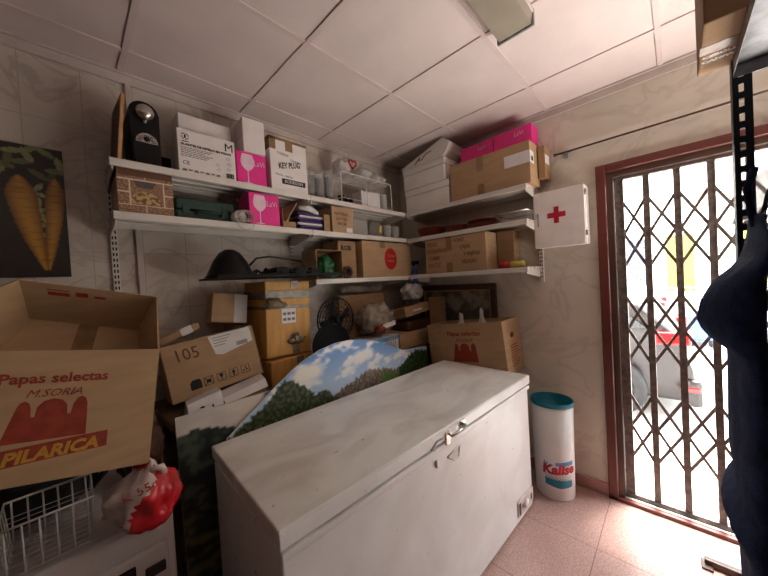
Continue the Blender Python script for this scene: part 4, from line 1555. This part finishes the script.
for i in range(5):
    x0 = 0.085 + i * 0.060
    z0 = 0.035
    s = 0.043
    if i == 0:
        b.box(x0, x0 + s * 1.15, -0.0012, 0, z0, z0 + s * 0.8)
        b.faces([(x0, -0.0012, z0 + s * .8), (x0 + s * 1.15, -0.0012, z0 + s * .8), (x0 + s, -0.0012, z0 + s * 1.1), (x0 + .012, -0.0012, z0 + s * 1.1)], [(0, 1, 2, 3)])
        continue
    for (a0, a1, c0, c1) in ((0, s, 0, .0025), (0, s, s - .0025, s), (0, .0025, 0, s), (s - .0025, s, 0, s)):
        b.box(x0 + a0, x0 + a1, -0.0012, 0, z0 + c0, z0 + c1)
    cx, cz = x0 + s / 2, z0 + s / 2
    if i == 1:
        b.tube([(cx - .018, -0.001, cz - .018), (cx + .018, -0.001, cz + .018)], 0.002, 4); b.tube([(cx - .018, -0.001, cz + .018), (cx + .018, -0.001, cz - .018)], 0.002, 4)
        b.box(cx - .010, cx + .010, -0.0013, 0, cz - .008, cz + .008)
    elif i == 2:
        b.prism([(cx - .010, cz + .016), (cx + .010, cz + .016), (cx + .006, cz), (cx + .0015, cz - .004), (cx + .0015, cz - .013), (cx + .008, cz - .016), (cx - .008, cz - .016), (cx - .0015, cz - .013), (cx - .0015, cz - .004), (cx - .006, cz)], 0.0012, 'y', -0.0012)
    elif i == 3:
        b.prism([(cx, cz + .016), (cx + .012, cz + .002), (cx + .004, cz + .002), (cx + .004, cz - .015), (cx - .004, cz - .015), (cx - .004, cz + .002), (cx - .012, cz + .002)], 0.0012, 'y', -0.0012)
    else:
        b.box(cx - .012, cx - .004, -0.0013, 0, cz - .010, cz - .003); b.box(cx + .002, cx + .012, -0.0013, 0, cz - .008, cz - .002); b.box(cx - .002, cx + .007, -0.0013, 0, cz + .003, cz + .010)
b.build('handling_symbols', 'ink', t)
box('open_flap', 'kraftin', t, W + 0.0, W + 0.004, 0.0, 0.11, 0.0, Hh)

t = carton('small_carton', 'small kraft carton with a wide white stripe behind the 105 carton', 'box', (-1.905, -0.20, 1.352), (R(-10), R(9), R(-4)), 0.185, 0.12, 0.165, 'kraft')
box('white_stripe', 'paper', t, 0.115, 0.186, -0.0012, 0, 0, 0.166)
t = carton('small_carton', 'flat kraft carton with white tape tilted left of 105 carton top', 'box', (-2.135, -0.20, 1.262), (R(-8), R(-20), R(0)), 0.19, 0.12, 0.035, 'kraft')
box('white_stripe', 'paper', t, 0.10, 0.155, -0.0012, 0.12, -0.0005, 0.0362)
# crushed white cartons under 105
b = MB()
b.hexa([(0, 0, 0), (.155, 0.01, 0), (.155, .08, 0), (0, .08, 0), (-.0, .02, .055), (.145, 0.015, .085), (.15, .09, .085), (.01, .09, .055)])
t = b.build('crushed_box', 'paper'); t.location = (-2.09, -0.435, 0.951); tag(t, 'crushed white packet under the left end of the 105 carton', 'packet')
b = MB(); b.box(0.05, 0.065, -0.003, 0.003, 0.03, 0.036); b.box(0.10, 0.105, 0.0, 0.012, 0.02, 0.03); b.build('dark_mark', 'ink', t)
b = MB()
b.hexa([(0, 0, 0), (.21, 0.0, 0), (.21, .08, 0), (0, .08, 0), (-.005, .02, .035), (.20, 0.02, .075), (.21, .09, .085), (.0, .09, .045)])
o = b.build('crushed_box', 'kraftin'); o.location = (-1.93, -0.430, 0.951); tag(o, 'flattened carton with white lid under the right end of 105 carton', 'box')
b = MB(); sheet(b, [(-.012, .012, .040), (.205, .01, .080), (.215, .09, .090), (.0, .09, .050)], 0.004); sheet(b, [(-.012, .010, .040), (-.002, -0.012, .012), (.208, -0.014, .042), (.205, .008, .080)], 0.003)
b.build('white_lid', 'paper', o)

# tall taped cartons
t = thing('taped_carton', 'tall golden carton wrapped in shiny tape below the black tray', 'box', (-1.664, -0.329, 1.108), (0, R(2), R(4.6)))
box('body', 'kraft3', t, 0, 0.31, 0, 0.25, 0, 0.452, 0.006)
b = MB()
b.bbox(-0.002, 0.312, -0.002, 0.252, 0.345, 0.395, 0.003); b.build('shiny_tape', 'tape2', t); b = MB(); b.bbox(-0.002, 0.312, -0.0025, 0.252, 0.285, 0.305, 0.002); b.build('shiny_tape', 'tape2', t); b = MB()
b.box(0.17, 0.22, -0.0022, 0, 0, 0.10); b.build('shiny_tape', 'tape2', t); b = MB(); b.box(0.17, 0.22, -0.0022, 0.252, 0.452, 0.4535); b.box(0.17, 0.22, -0.0022, 0, 0.41, 0.4535)
b.build('shiny_tape', 'tape2', t)
crumple('tape_knot', 'tape2', t, (0.05, -0.015, 0.315), (0.055, 0.016, 0.032), 21, amp=0.6, sub=3)
crumple('tape_knot', 'tape2', t, (0.195, -0.010, 0.085), (0.045, 0.010, 0.032), 23, amp=0.6, sub=3)
o = box('white_label', 'paper', t, 0.100, 0.198, -0.004, -0.0025, 0.195, 0.285)
b = MB()
for i in range(3):
    for j in range(2):
        b.box(0.108 + i * 0.03, 0.130 + i * 0.03, -0.0045, -0.004, 0.212 + j * 0.034, 0.228 + j * 0.034)
b.build('label_print', 'greyink', o)
t = thing('taped_carton', 'low golden carton under the tall taped carton', 'box', (-1.655, -0.352, 0.951), (0, R(0), R(3)))
box('body', 'kraft3', t, 0, 0.305, 0, 0.27, 0, 0.140, 0.006)
box('tape', 'tape2', t, 0.17, 0.22, -0.0015, 0, 0, 0.14)

# black tray with clutter on top
t = thing('black_tray', 'black metal tray balanced on the tall taped carton', 'tray', (-1.93, -0.425, 1.579))
b = MB(); b.bbox(0, 0.635, 0, 0.30, 0, 0.010, 0.003); b.bbox(0.63, 0.80, 0.0, 0.09, 0, 0.010, 0.003); b.bbox(0.0, 0.80, -0.006, 0.004, 0, 0.018, 0.002)
b.build('tray_plate', 'blackm', t)
t = thing('black_dome', 'black dome-shaped cover at the left end of the black tray', 'dome cover', (-1.812, -0.275, 1.590))
b = MB(); b.lathe([(0.130, 0.0), (0.118, 0.012), (0.085, 0.085), (0.055, 0.130), (0.025, 0.150), (0, 0.152)], (0, 0, 0), 36); b.build('dome', 'black', t)
b = MB(); b.tube([(0.08, -0.06, 0.06), (0.12, -0.06, 0.10), (0.20, -0.05, 0.112), (0.32, -0.04, 0.10), (0.42, -0.04, 0.088)], 0.006, 8); b.build('long_handle', 'black', t)
random.seed(12)
t = thing('cable_tangle', 'tangle of black cables and drip parts on the black tray', 'cables', (-1.55, -0.30, 1.590))
b = MB()
for k in range(14):
    pts = []
    x, y, z = random.uniform(-0.09, 0.22), random.uniform(-0.09, 0.08), 0.008
    a = random.uniform(0, 6)
    for i in range(14):
        a += random.uniform(-0.9, 0.9)
        x = max(-0.10, min(0.245, x + 0.025 * math.cos(a)))
        y = max(-0.10, min(0.12, y + 0.025 * math.sin(a)))
        z = 0.008 + 0.022 * (0.5 + 0.5 * math.sin(i * 0.9 + k)) + k * 0.0012
        pts.append((x, y, z))
    b.tube(pts, 0.0055, 6)
b.build('cables', 'black', t)
for (x0, x1, y0, y1, hh) in ((-0.06, 0.02, -0.10, -0.02, .045), (0.05, 0.13, -0.11, -0.04, .035), (0.16, 0.235, -0.11, 0.0, .04)):
    b = MB(); b.bbox(x0, x1, y0, y1, 0, hh, 0.006); b.build('plug_block', 'blackm', t)

# desk fan cage and round tray
t = thing('desk_fan', 'black wire-caged fan standing behind the black round tray', 'fan', (-1.115, -0.27, 0.951))
b = MB()
for r in (0.03, 0.06, 0.09, 0.12, 0.15):
    for s in (1, -1):
        yy = s * 0.05 * math.sqrt(max(0, 1 - (r / 0.16) ** 2)) - 0.0
        b.tube([(r * math.cos(2 * PI * i / 32), yy, 0.315 + r * math.sin(2 * PI * i / 32)) for i in range(32)], 0.0022, 5, True)
b.tube([(0.158 * math.cos(2 * PI * i / 40), 0, 0.315 + 0.158 * math.sin(2 * PI * i / 40)) for i in range(40)], 0.0055, 8, True)
for k in range(24):
    a = 2 * PI * k / 24
    for s in (1, -1):
        b.tube([(r * math.cos(a), s * 0.05 * math.sqrt(max(0, 1 - (r / 0.16) ** 2)), 0.315 + r * math.sin(a)) for r in (0.02, .06, .1, .13, .158)], 0.0016, 4)
b.build('wire_cage', 'black', t)
b = MB()
for k in range(4):
    a = PI / 2 * k + 0.4
    c, s = math.cos(a), math.sin(a)
    b.faces([(c * .03 - s * .0, -0.012, .315 + s * .03), (c * .13 - s * .05, -0.018, .315 + s * .13 + c * .05), (c * .13 + s * .05, 0.016, .315 + s * .13 - c * .05), (c * .03 + s * .02, 0.012, .315 + s * .03 - c * .02)], [(0, 1, 2, 3)])
b.build('fan_blades', 'blackm', t)
b = MB(); b.lathe([(0, -0.03), (0.03, -0.03), (0.03, 0.05), (0, 0.05)], (0, 0, 0.315), 16, axis='y'); b.build('motor', 'black', t)
b = MB(); b.lathe([(0, 0), (0.08, 0.0), (0.075, 0.018), (0.018, 0.03), (0.014, 0.16), (0, 0.16)], (0, 0.03, 0), 20); b.build('base', 'black', t)
t = thing('round_tray', 'black round tray leaning behind the curved landscape board', 'tray', (-1.245, -0.405, 0.952), (R(-12), 0, 0))
b = MB(); b.lathe([(0, 0.0), (0.138, 0.0), (0.150, -0.020), (0.154, -0.020), (0.142, 0.004), (0, 0.004)], (0, 0, 0.154), 44, axis='y')
b.build('tray_body', 'blackm', t)

# bags and packets
t = carton('packet_box', 'pale printed packet under the clear bag near the middle', 'packet', (-0.895, -0.405, 0.951), (0, 0, R(2)), 0.30, 0.20, 0.135, 'paper')
box('yellow_print', 'yellow', t, 0.05, 0.15, -0.0012, 0, 0.03, 0.09); box('blue_print', 'litblue', t, 0.0, 0.30, -0.0011, 0, 0.10, 0.134)
b = MB()
for i in range(6):
    b.tube([(0.10 + i * 0.025, -0.004, 0.005), (0.16 + i * 0.022, -0.005, 0.13)], 0.003, 5)
b.build('bag_folds', 'bag', t)
t = thing('packed_bag', 'clear plastic bag of brown packets above the pale printed packet', 'bag', (-0.735, -0.285, 1.088))
crumple('bag_body', 'bagbrown', t, (0, 0, 0.122), (0.17, 0.11, 0.125), 31, amp=0.25)
crumple('contents', 'terra', t, (-0.04, -0.070, 0.062), (0.06, 0.05, 0.045), 33, amp=0.2, sub=3)
b = MB(); b.bbox(-0.03, 0.13, -0.112, -0.03, 0.06, 0.10, 0.01, 2, Matrix.Rotation(R(-8), 4, 'Y')); b.build('card_sleeve', 'whitecard', t)
carton('beige_carton', 'wide beige carton against the wall behind the clear bags', 'box', (-0.985, -0.15, 0.951), (0, 0, 0), 0.50, 0.12, 0.475, 'kraft2')
b = MB()
b.tube([(-0.93 + i * 0.062, -0.10 + 0.012 * math.sin(i * 1.7), 1.468 + 0.006 * math.sin(i)) for i in range(9)], [0.028, 0.034, 0.032, 0.035, 0.033, 0.034, 0.031, 0.033, 0.026], 12)
o = b.build('paper_roll', 'bagbrown'); tag(o, 'long soft beige roll lying on the wide beige carton', 'roll')
t = carton('low_carton', 'low kraft carton in the corner below the dark pouch', 'box', (-0.59, -0.405, 0.951), (0, 0, 0), 0.42, 0.25, 0.125, 'kraft')
b = MB(); b.bbox(0, 0.36, 0, 0.20, 0, 0.085, 0.03, 4); o = b.build('dark_pouch', 'bagbrown'); o.data.materials[0] = M['darkwood']; o.location = (-0.45, -0.39, 1.077); tag(o, 'shiny dark brown pouch on the low corner carton', 'pouch')
t = carton('tilted_carton', 'tan packet tilted on the dark pouch under the grey bag', 'packet', (-0.445, -0.365, 1.200), (R(-10), R(-6), R(-4)), 0.34, 0.20, 0.085, 'kraft')
box('strap', 'paper', t, 0.10, 0.22, -0.001, 0, 0.03, 0.045)
t = thing('grey_bag', 'rounded clear grey bag on the tilted tan packet in the corner', 'bag', (-0.245, -0.285, 1.335))
crumple('bag_body', 'bag', t, (0, 0, 0.072), (0.115, 0.09, 0.085), 41, amp=0.2)
crumple('grey_contents', 'greyink', t, (0, 0.01, 0.07), (0.09, 0.07, 0.065), 43, amp=0.2, sub=3)
o = carton('brown_carton', 'upright brown carton between grey bag and framed picture', 'box', (-0.105, -0.43, 1.078), (0, 0, R(-90)), 0.12, 0.09, 0.40, 'kraft2')
o.location = (-0.150, -0.395, 0.951)

# ================================================================== potato carton by the wall
t = carton('support_carton', 'plain carton stood between freezer end and wall under the potato carton', 'box', (-0.335, -0.60, 0), (0, 0, -PI / 2), 0.34, 0.28, 0.735, 'kraft2')
W, D, Hh, th = 0.637, 0.30, 0.390, 0.005
t = thing('potato_carton', 'open kraft potato carton with red print behind the freezer end', 'box', (-0.360, -0.552, 0.742), (0, R(-5.5), R(-90)), 'potato cartons')
b = MB()
b.box(0, W, 0, th, 0, Hh); b.box(0, W, D - th, D, 0, Hh); b.box(0, th, th, D - th, 0, Hh); b.box(th, W - th, th, D - th, 0, th)
b.build('body', 'kraft', t)
b = MB()
# end wall with hand hole
hx, hz = 0.15, 0.275
N = 14
hole = [(hx + 0.036 * math.cos(2 * PI * i / N), hz + 0.020 * math.sin(2 * PI * i / N)) for i in range(N)]
out = []
for i in range(N):
    a = 2 * PI * i / N
    c, s = math.cos(a), math.sin(a)
    tt = min((D - th - hx) / c if c > 1e-6 else 9, (th - hx) / c if c < -1e-6 else 9, (Hh - hz) / s if s > 1e-6 else 9, (0 - hz) / s if s < -1e-6 else 9)
    out.append((hx + c * tt, hz + s * tt))
cor = [(D - th, Hh), (th, Hh), (th, 0), (D - th, 0)]
for side in (W - th, W):
    for i in range(N):
        j = (i + 1) % N
        pts = [out[i]]
        for cc in cor:
            a0 = math.atan2(out[i][1] - hz, out[i][0] - hx) % (2 * PI)
            a1 = math.atan2(out[j][1] - hz, out[j][0] - hx) % (2 * PI)
            ac = math.atan2(cc[1] - hz, cc[0] - hx) % (2 * PI)
            if a1 < a0:
                a1 += 2 * PI
            if a0 < ac < a1:
                pts.append(cc)
        pts += [out[j], hole[j], hole[i]]
        b.faces([(side, p, q) for p, q in pts], [tuple(range(len(pts)))])
b.faces([(W, p, q) for p, q in hole] + [(W - th, p, q) for p, q in hole], [(i, (i + 1) % N, N + (i + 1) % N, N + i) for i in range(N)])
b.build('end_wall', 'kraft', t)
b = MB()
for i in range(9):
    z = 0.20 - i * 0.018
    b.box(W, W + 0.0008, 0.09 + (i % 2) * .01, 0.25 - (i % 3) * .02, z, z + 0.006)
b.build('side_print', 'redink', t)


def potato_print(t, x, z, s, rot, y=-0.0012, lower=True):
    """two-line heading, tower emblem and banner; x, z = centre of the heading's baseline"""
    text('printed_text', 'Papas selectas', 'redink', t, 0.047 * s, x, z, y, 'CENTER', rot, bold=0.0012 * s)
    c, q = math.cos(rot), math.sin(rot)
    P = lambda a, d: (x + a * c * s + d * q * s, z - a * q * s + d * c * s)
    a = P(0, -0.047)
    text('printed_text', 'M.SORIA', 'redink', t, 0.036 * s, a[0], a[1], y, 'CENTER', rot, bold=0.0, shear=0.35)
    b = MB()
    em = [(-0.105, -.192), (-0.082, -.080), (-0.076, -.064), (-0.066, -.058), (-0.055, -.066), (-0.050, -.082), (-0.046, -.112), (-0.038, -.112), (-0.036, -.082), (-0.022, -.062), (0.0, -.055), (0.022, -.062), (0.036, -.080), (0.040, -.112), (0.048, -.112), (0.052, -.078), (0.060, -.060), (0.070, -.054), (0.082, -.062), (0.088, -.080), (0.098, -.192)]
    b.faces([(P(u, v)[0], y + 0.0004, P(u, v)[1]) for u, v in em], [tuple(range(len(em)))])
    b.build('tower_emblem', 'redink', t)
    if lower:
        b = MB()
        bn = [(-0.16, -.272), (0.162, -.246), (0.158, -.188), (-0.16, -.216)]
        b.faces([(P(u, v)[0], y, P(u, v)[1]) for u, v in bn], [(0, 1, 2, 3)])
        b.build('banner', 'redink', t)
        a = P(0.022, -0.251)
        text('printed_text', 'PILARICA', 'yelink', t, 0.055 * s, a[0], a[1], y - 0.0008, 'CENTER', rot - R(4), bold=0.0022 * s, squeeze=1.0, shear=0.2)


potato_print(t, 0.325, 0.298, 1.05, 0, lower=False)
for k, (yy, zz_, s) in enumerate(((-0.745, 1.135, 5), (-0.925, 1.155, 9))):
    t2 = thing('tied_bag', ('smaller' if k == 0 else 'larger') + ' tied white plastic bag poking out of the potato carton', 'bag', (-0.20, yy, 0.800 if k == 0 else 0.835))
    crumple('bag_body', 'bag', t2, (0, 0, 0.17), (0.095, 0.075, 0.17), s, neck=0.45 if k == 0 else 0.5, amp=0.15)

# ================================================================== big potato carton, far left
t = thing('potato_carton', 'big open kraft potato carton tilted forward at the left edge', 'box', (-2.308, -0.93, 1.04), group='potato cartons')
O = Vector((-2.308, -0.93, 1.04))
P3 = lambda *p: Vector(p) - O
FTL, FTR, FBR, FBL = P3(-2.736, -.93, 1.445), P3(-2.264, -.93, 1.358), P3(-2.308, -.93, 1.04), P3(-2.76, -.93, 1.15)
BTL, BTR, BBR, BBL = P3(-2.538, -.60, 1.586), P3(-2.205, -.60, 1.509), P3(-2.257, -.50, 1.379), P3(-2.528, -.50, 1.458)
b = MB()
sheet(b, [FTL, FBL, FBR, FTR], 0.005)
b.build('front_wall', 'kraft', t)
b = MB()
sheet(b, [BTL, BTR, BBR, BBL], 0.005)
sheet(b, [FTR, FBR, BBR, BTR], 0.005)
sheet(b, [FTL, BTL, BBL, FBL], 0.005)
sheet(b, [FBL, BBL, BBR, FBR], -0.005)
b.build('body', 'kraft', t)
b = MB()
mid = lambda a, c, k: a.lerp(c, k)
p0, p1 = mid(FBL, FBR, .5) + Vector((0, 0.01, 0.004)), mid(BBL, BBR, .42) + Vector((0, 0, 0.004))
sheet(b, [p0, p0 + Vector((0.05, 0, -0.012)), p1 + Vector((0.05, 0, -0.012)), p1], 0.002)
b.build('inner_tape', 'tape', t)
# print at the top of the inside of the back wall
u = (BTR - BTL).normalized()
dn = (BBL - BTL).normalized()
nn = Vector((0, -1, -0.3)).normalized() * 0.004
b = MB()
for a0, a1, d0, d1 in ((.055, .105, .020, .024), (.055, .105, .030, .044), (.12, .15, .022, .040), (.165, .195, .030, .040)):
    q = [BTL + u * a0 + dn * d0 + nn, BTL + u * a1 + dn * d0 + nn, BTL + u * a1 + dn * d1 + nn, BTL + u * a0 + dn * d1 + nn]
    b.faces(q, [(0, 1, 2, 3)])
b.build('faded_print', 'redink', t)
potato_print(t, -2.468 + 2.308, 1.318 - 1.04, 0.70, R(11), y=-0.0055)

t = thing('backpack', 'dark grey padded backpack propping up the big potato carton', 'backpack', (-2.55, -0.60, 0.842))
crumple('main_body', 'darkfab', t, (0, 0.08, 0.150), (0.17, 0.12, 0.185), 51, amp=0.12)
crumple('front_pocket', 'darkfab', t, (0.0, -0.03, 0.10), (0.13, 0.04, 0.10), 53, amp=0.1)
b = MB(); b.tube([(0.13, 0.0, 0.04), (0.165, -0.05, 0.10), (0.16, -0.04, 0.18), (0.12, 0.0, 0.22)], 0.010, 8); b.build('strap', 'darkfab', t)

t = thing('gas_cooker', 'old white enamelled cooker with dark window below the wire basket', 'cooker', (-2.80, -0.87, 0))
b = MB(); b.bbox(0, 0.555, 0, 0.46, 0.03, 0.84, 0.010, 3); b.build('cooker_body', 'oven', t)
o = b = MB(); b.bbox(0.02, 0.535, -0.012, 0.004, 0.36, 0.76, 0.008); o = b.build('oven_door', 'oven', t)
b = MB(); b.bbox(0.30, 0.455, -0.015, -0.009, 0.44, 0.735, 0.004); b.build('window', 'ovenglass', o)
b = MB(); b.bbox(0.475, 0.525, -0.022, -0.010, 0.68, 0.71, 0.004); b.build('latch', 'slot', o)
text('script_text', 'Campos', 'ink', t, 0.040, 0.155, 0.790, align='LEFT', rot=R(0), shear=0.4, y=-0.001)
for x in (0.02, 0.49):
    for y in (0.02, 0.40):
        box('foot', 'blackm', t, x, x + 0.04, y, y + 0.04, 0, 0.03)

t = thing('wire_basket', 'small white wire basket standing on the cooker', 'basket', (-2.590, -0.855, 0.842))
b = MB()
W, D, Hh = 0.170, 0.16, 0.128
for z, r in ((Hh, .0035), (0.004, .0025)):
    s = 0 if z == Hh else 0.010
    b.tube([(s, s, z), (W - s, s, z), (W - s, D - s, z), (s, D - s, z)], r, 8, True)
for k in range(1, 7):
    z = 0.004 + k * 0.0135
    s = 0.010 * (1 - z / Hh)
    b.tube([(s, s, z), (W - s, s, z), (W - s, D - s, z), (s, D - s, z)], 0.0011, 5, True)
for k in range(6):
    x = 0.012 + k * (W - 0.024) / 5
    for yy, y2 in ((0, 0.010), (D, D - 0.01)):
        b.tube([(x, yy, Hh), (x, y2, 0.004)], 0.0022, 6)
    b.tube([(x, 0.01, 0.004), (x, D - 0.01, 0.004)], 0.0014, 5)
for k in range(5):
    y = 0.02 + k * (D - 0.04) / 4
    for xx, x2 in ((0, 0.010), (W, W - 0.01)):
        b.tube([(xx, y, Hh), (x2, y, 0.004)], 0.0018, 6)
b.build('basket_wires', 'wire', t)

t = thing('carrier_bag', 'crumpled red and white plastic carrier bag on the cooker end', 'bag', (-2.312, -0.848, 0.842))
o = crumple('bag_body', 'bagwhite', t, (0.0, -0.03, 0.084), (0.086, 0.070, 0.106), 61, neck=0.05, amp=0.25)
o.data.materials.append(M['bagred'])
for p in o.data.polygons:
    c = p.center
    if c.x * 1.0 + (0.14 - c.z) * 0.55 > 0.005 + 0.02 * noise.noise(c * 20) and c.z < 0.165:
        p.material_index = 1
    if c.z > 0.165 and noise.noise(c * 30) > 0.05:
        p.material_index = 1
text('printed_text', 'K 55c', 'redink', t, 0.034, -0.055, 0.115, y=-0.100, rot=R(-10))
b = MB(); b.tube([(0.01, -0.04, 0.14), (0.02, -0.06, 0.162), (0.04, -0.06, 0.160), (0.05, -0.04, 0.12)], [0.010, 0.009, 0.010, 0.012], 8); b.build('bag_handle', 'bagwhite', t)
t = thing('dark_bundle', 'dark red-brown folded cloth bundle behind the carrier bag', 'bundle', (-2.30, -0.57, 0.842))
crumple('cloth', 'darkwood', t, (0.02, 0.02, 0.10), (0.065, 0.10, 0.13), 71, amp=0.2)

# ================================================================== metal rack at the right edge
RX0, RX1, RY0, RY1 = -2.15, -1.20, -2.60, -2.152
t = thing('metal_rack', 'dark slotted-angle metal rack at the right edge of the photo', 'rack', (RX1, RY1, 0))
for (x, y, sx, sy) in ((0, 0, -1, -1), (RX0 - RX1, 0, 1, -1), (0, RY1 * 0 + (RY0 - RY1), -1, 1), (RX0 - RX1, RY0 - RY1, 1, 1)):
    b = MB()
    L = 0.038
    x0, x1 = sorted((x, x + sx * 0.002))
    y0, y1 = sorted((y, y + sy * L))
    # the flange facing along the rack is cut by a row of slots: rungs between two rails
    ya, yb = y0 + 0.0145, y1 - 0.0145
    b.box(x0, x1, y0, ya, 0, 2.03); b.box(x0, x1, yb, y1, 0, 2.03)
    z = 0.0
    while z < 2.03:
        b.box(x0, x1, ya, yb, z, min(z + 0.018, 2.03))
        z += 0.038
    a0, a1 = sorted((x, x + sx * L))
    c0, c1 = sorted((y, y + sy * 0.002))
    b.box(a0, a1, c0, c1, 0, 2.03)
    b.build('upright', 'rack', t)
for z in (2.030, 1.46, 0.90, 0.34):
    b = MB()
    b.box(RX0 - RX1 + .003, -0.003, RY0 - RY1 + .003, -0.003, z - 0.003, z)
    b.build('rack_shelf', 'steel', t)
    b = MB()
    b.box(RX0 - RX1 + .003, -0.003, -0.005, -0.003, z - 0.035, z); b.box(RX0 - RX1 + .003, -0.003, RY0 - RY1 + .003, RY0 - RY1 + .005, z - 0.035, z)
    b.box(-0.005, -0.003, RY0 - RY1 + .003, -0.003, z - 0.035, z); b.box(RX0 - RX1 + .003, RX0 - RX1 + .005, RY0 - RY1 + .003, -0.003, z - 0.035, z)
    b.build('shelf_lip', 'steel' if z > 2 else 'rack', t)
t = carton('overhanging_carton', 'brown carton overhanging the top of the metal rack', 'box', (-1.455, -2.40, 2.031), (0, 0, 0), 0.255, 0.307, 0.26, 'kraft2')
t.location = (-1.457, -2.40, 2.031)
for w_, xx in (('CAMPAÑA', 0.185), ('CEBOLLA', 0.160)):
    o = text('printed_label', w_, 'paper', t, 0.0165, 0, 0, y=0, bold=0.0006)
    # the text helper stands lettering up; lay it on the underside, reading towards the shelf
    o.data.transform(Matrix(((0, 0, -1, xx), (-1, 0, 0, 0.302), (0, -1, 0, -0.001), (0, 0, 0, 1))))
o = box('tape', 'tape', t, 0.10, 0.14, 0.0, 0.3075, -0.0008, 0.0)
# stored cartons on the rack (lower down, behind the jacket)
carton('rack_carton', 'dark brown carton on the rack behind the navy jacket', 'box', (-2.05, -2.58, 1.461), (0, 0, 0), 0.45, 0.36, 0.30, 'kraft2')
carton('rack_carton', 'kraft carton on the low rack shelf behind the navy jacket', 'box', (-1.95, -2.58, 0.901), (0, 0, 0), 0.60, 0.36, 0.32, 'kraft')

# navy jacket hanging on the rack front
t = thing('navy_jacket', 'navy jacket hanging down the front of the metal rack', 'jacket', (-1.42, -2.149, 0.55))
prof = [(0.45, .030), (0.66, .032), (0.726, .032), (.843, .036), (.906, .036), (.935, .048), (.965, .066), (.985, .060), (1.014, .040), (1.067, .047), (1.22, .045), (1.325, .046), (1.342, .062), (1.356, .082), (1.39, .093), (1.427, .085), (1.465, .068), (1.497, .047), (1.515, .026), (1.56, .014), (1.60, .008)]
b = MB()
rings = []
K = 22
n_z = 60
zs = [prof[0][0] + (prof[-1][0] - prof[0][0]) * i / n_z for i in range(n_z + 1)]
vv, ff = [], []
for z in zs:
    w_ = max(0.006, interp(prof, z) - 0.014)
    a = 0.175 - 0.10 * smooth(1.5, 1.6, z)
    for k in range(K + 1):
        th_ = PI * k / K
        wr = 1 + 0.16 * noise.noise(Vector((math.cos(th_) * 4, z * 3.0, 2.0))) * math.sin(th_)
        vv.append((a * math.cos(th_) - 0.10 * smooth(1.46, 1.58, z), w_ * wr * math.sin(th_) ** 0.7 if 0 < k < K else 0, z - 0.55))
m_ = K + 1
for i in range(n_z):
    for k in range(K):
        ff.append((i * m_ + k, i * m_ + k + 1, (i + 1) * m_ + k + 1, (i + 1) * m_ + k))
    ff.append((i * m_ + K, i * m_, (i + 1) * m_, (i + 1) * m_ + K))
ff.append(tuple(range(m_))[::-1]); ff.append(tuple(n_z * m_ + k for k in range(m_)))
b.faces(vv, ff, True)
b.build('jacket_body', 'navy', t)
b = MB(); b.tube([(-0.12, 0.004, 1.03), (-0.12, 0.012, 1.10), (-0.12, 0.002, 1.14)], 0.006, 8); b.build('hanging_loop', 'navy', t)

# net bag and white plastic hanging inside the rack
t = thing('net_bag', 'black mesh net bag hanging in the rack above the navy jacket', 'net bag', (-1.31, -2.255, 1.490))
tb = bmesh.new()
bmesh.ops.create_icosphere(tb, subdivisions=4, radius=1)
for v in tb.verts:
    d = 1 + 0.15 * noise.noise(v.co * 2)
    v.co = Vector((v.co.x * 0.07 * d, v.co.y * 0.062 * d * (1.15 - 0.35 * v.co.z), 0.14 + v.co.z * 0.14 * d))
bmesh.ops.wireframe(tb, faces=list(tb.faces), thickness=0.0022, use_replace=True, use_even_offset=False)
b = MB(); b._merge(tb); b.build('mesh', 'blackm', t)
crumple('dark_contents', 'blackm', t, (0, 0, 0.10), (0.05, 0.045, 0.10), 81, amp=0.2, sub=3)
b = MB(); b.tube([(0, 0.0, 0.25), (0.01, 0.02, 0.33), (0.02, 0.03, 0.42), (0.02, 0.03, 0.49)], 0.008, 8); b.build('strap', 'blackm', t)
b = MB()
sheet(b, [(-0.02, 0.0, 0.0), (-0.02, -0.055, 0.02), (0.01, -0.085, 0.15), (0.01, -0.05, 0.13)], 0.004)
sheet(b, [(-0.02, 0.0, 0.0), (0.01, -0.05, 0.13), (0.04, -0.045, 0.12), (0.02, -0.005, 0.0)], 0.004)
o = b.build('white_plastic', 'bag'); o.location = (-1.170, -2.150, 1.615); tag(o, 'folded white plastic sheet stuck on the rack above the jacket', 'plastic sheet')

# small iron bracket on the floor near the jacket
b = MB()
b.bbox(0, 0.03, -0.13, 0, 0, 0.035, 0.004); b.bbox(-0.03, 0.04, -0.03, 0.012, 0, 0.012, 0.003); b.box(-0.05, 0.0, -0.13, -0.11, 0, 0.02)
o = b.build('door_stop', 'darkwood'); o.location = (-0.30, -2.10, 0.0)
tag(o, 'small dark metal door stop lying on the bright floor', 'door stop')
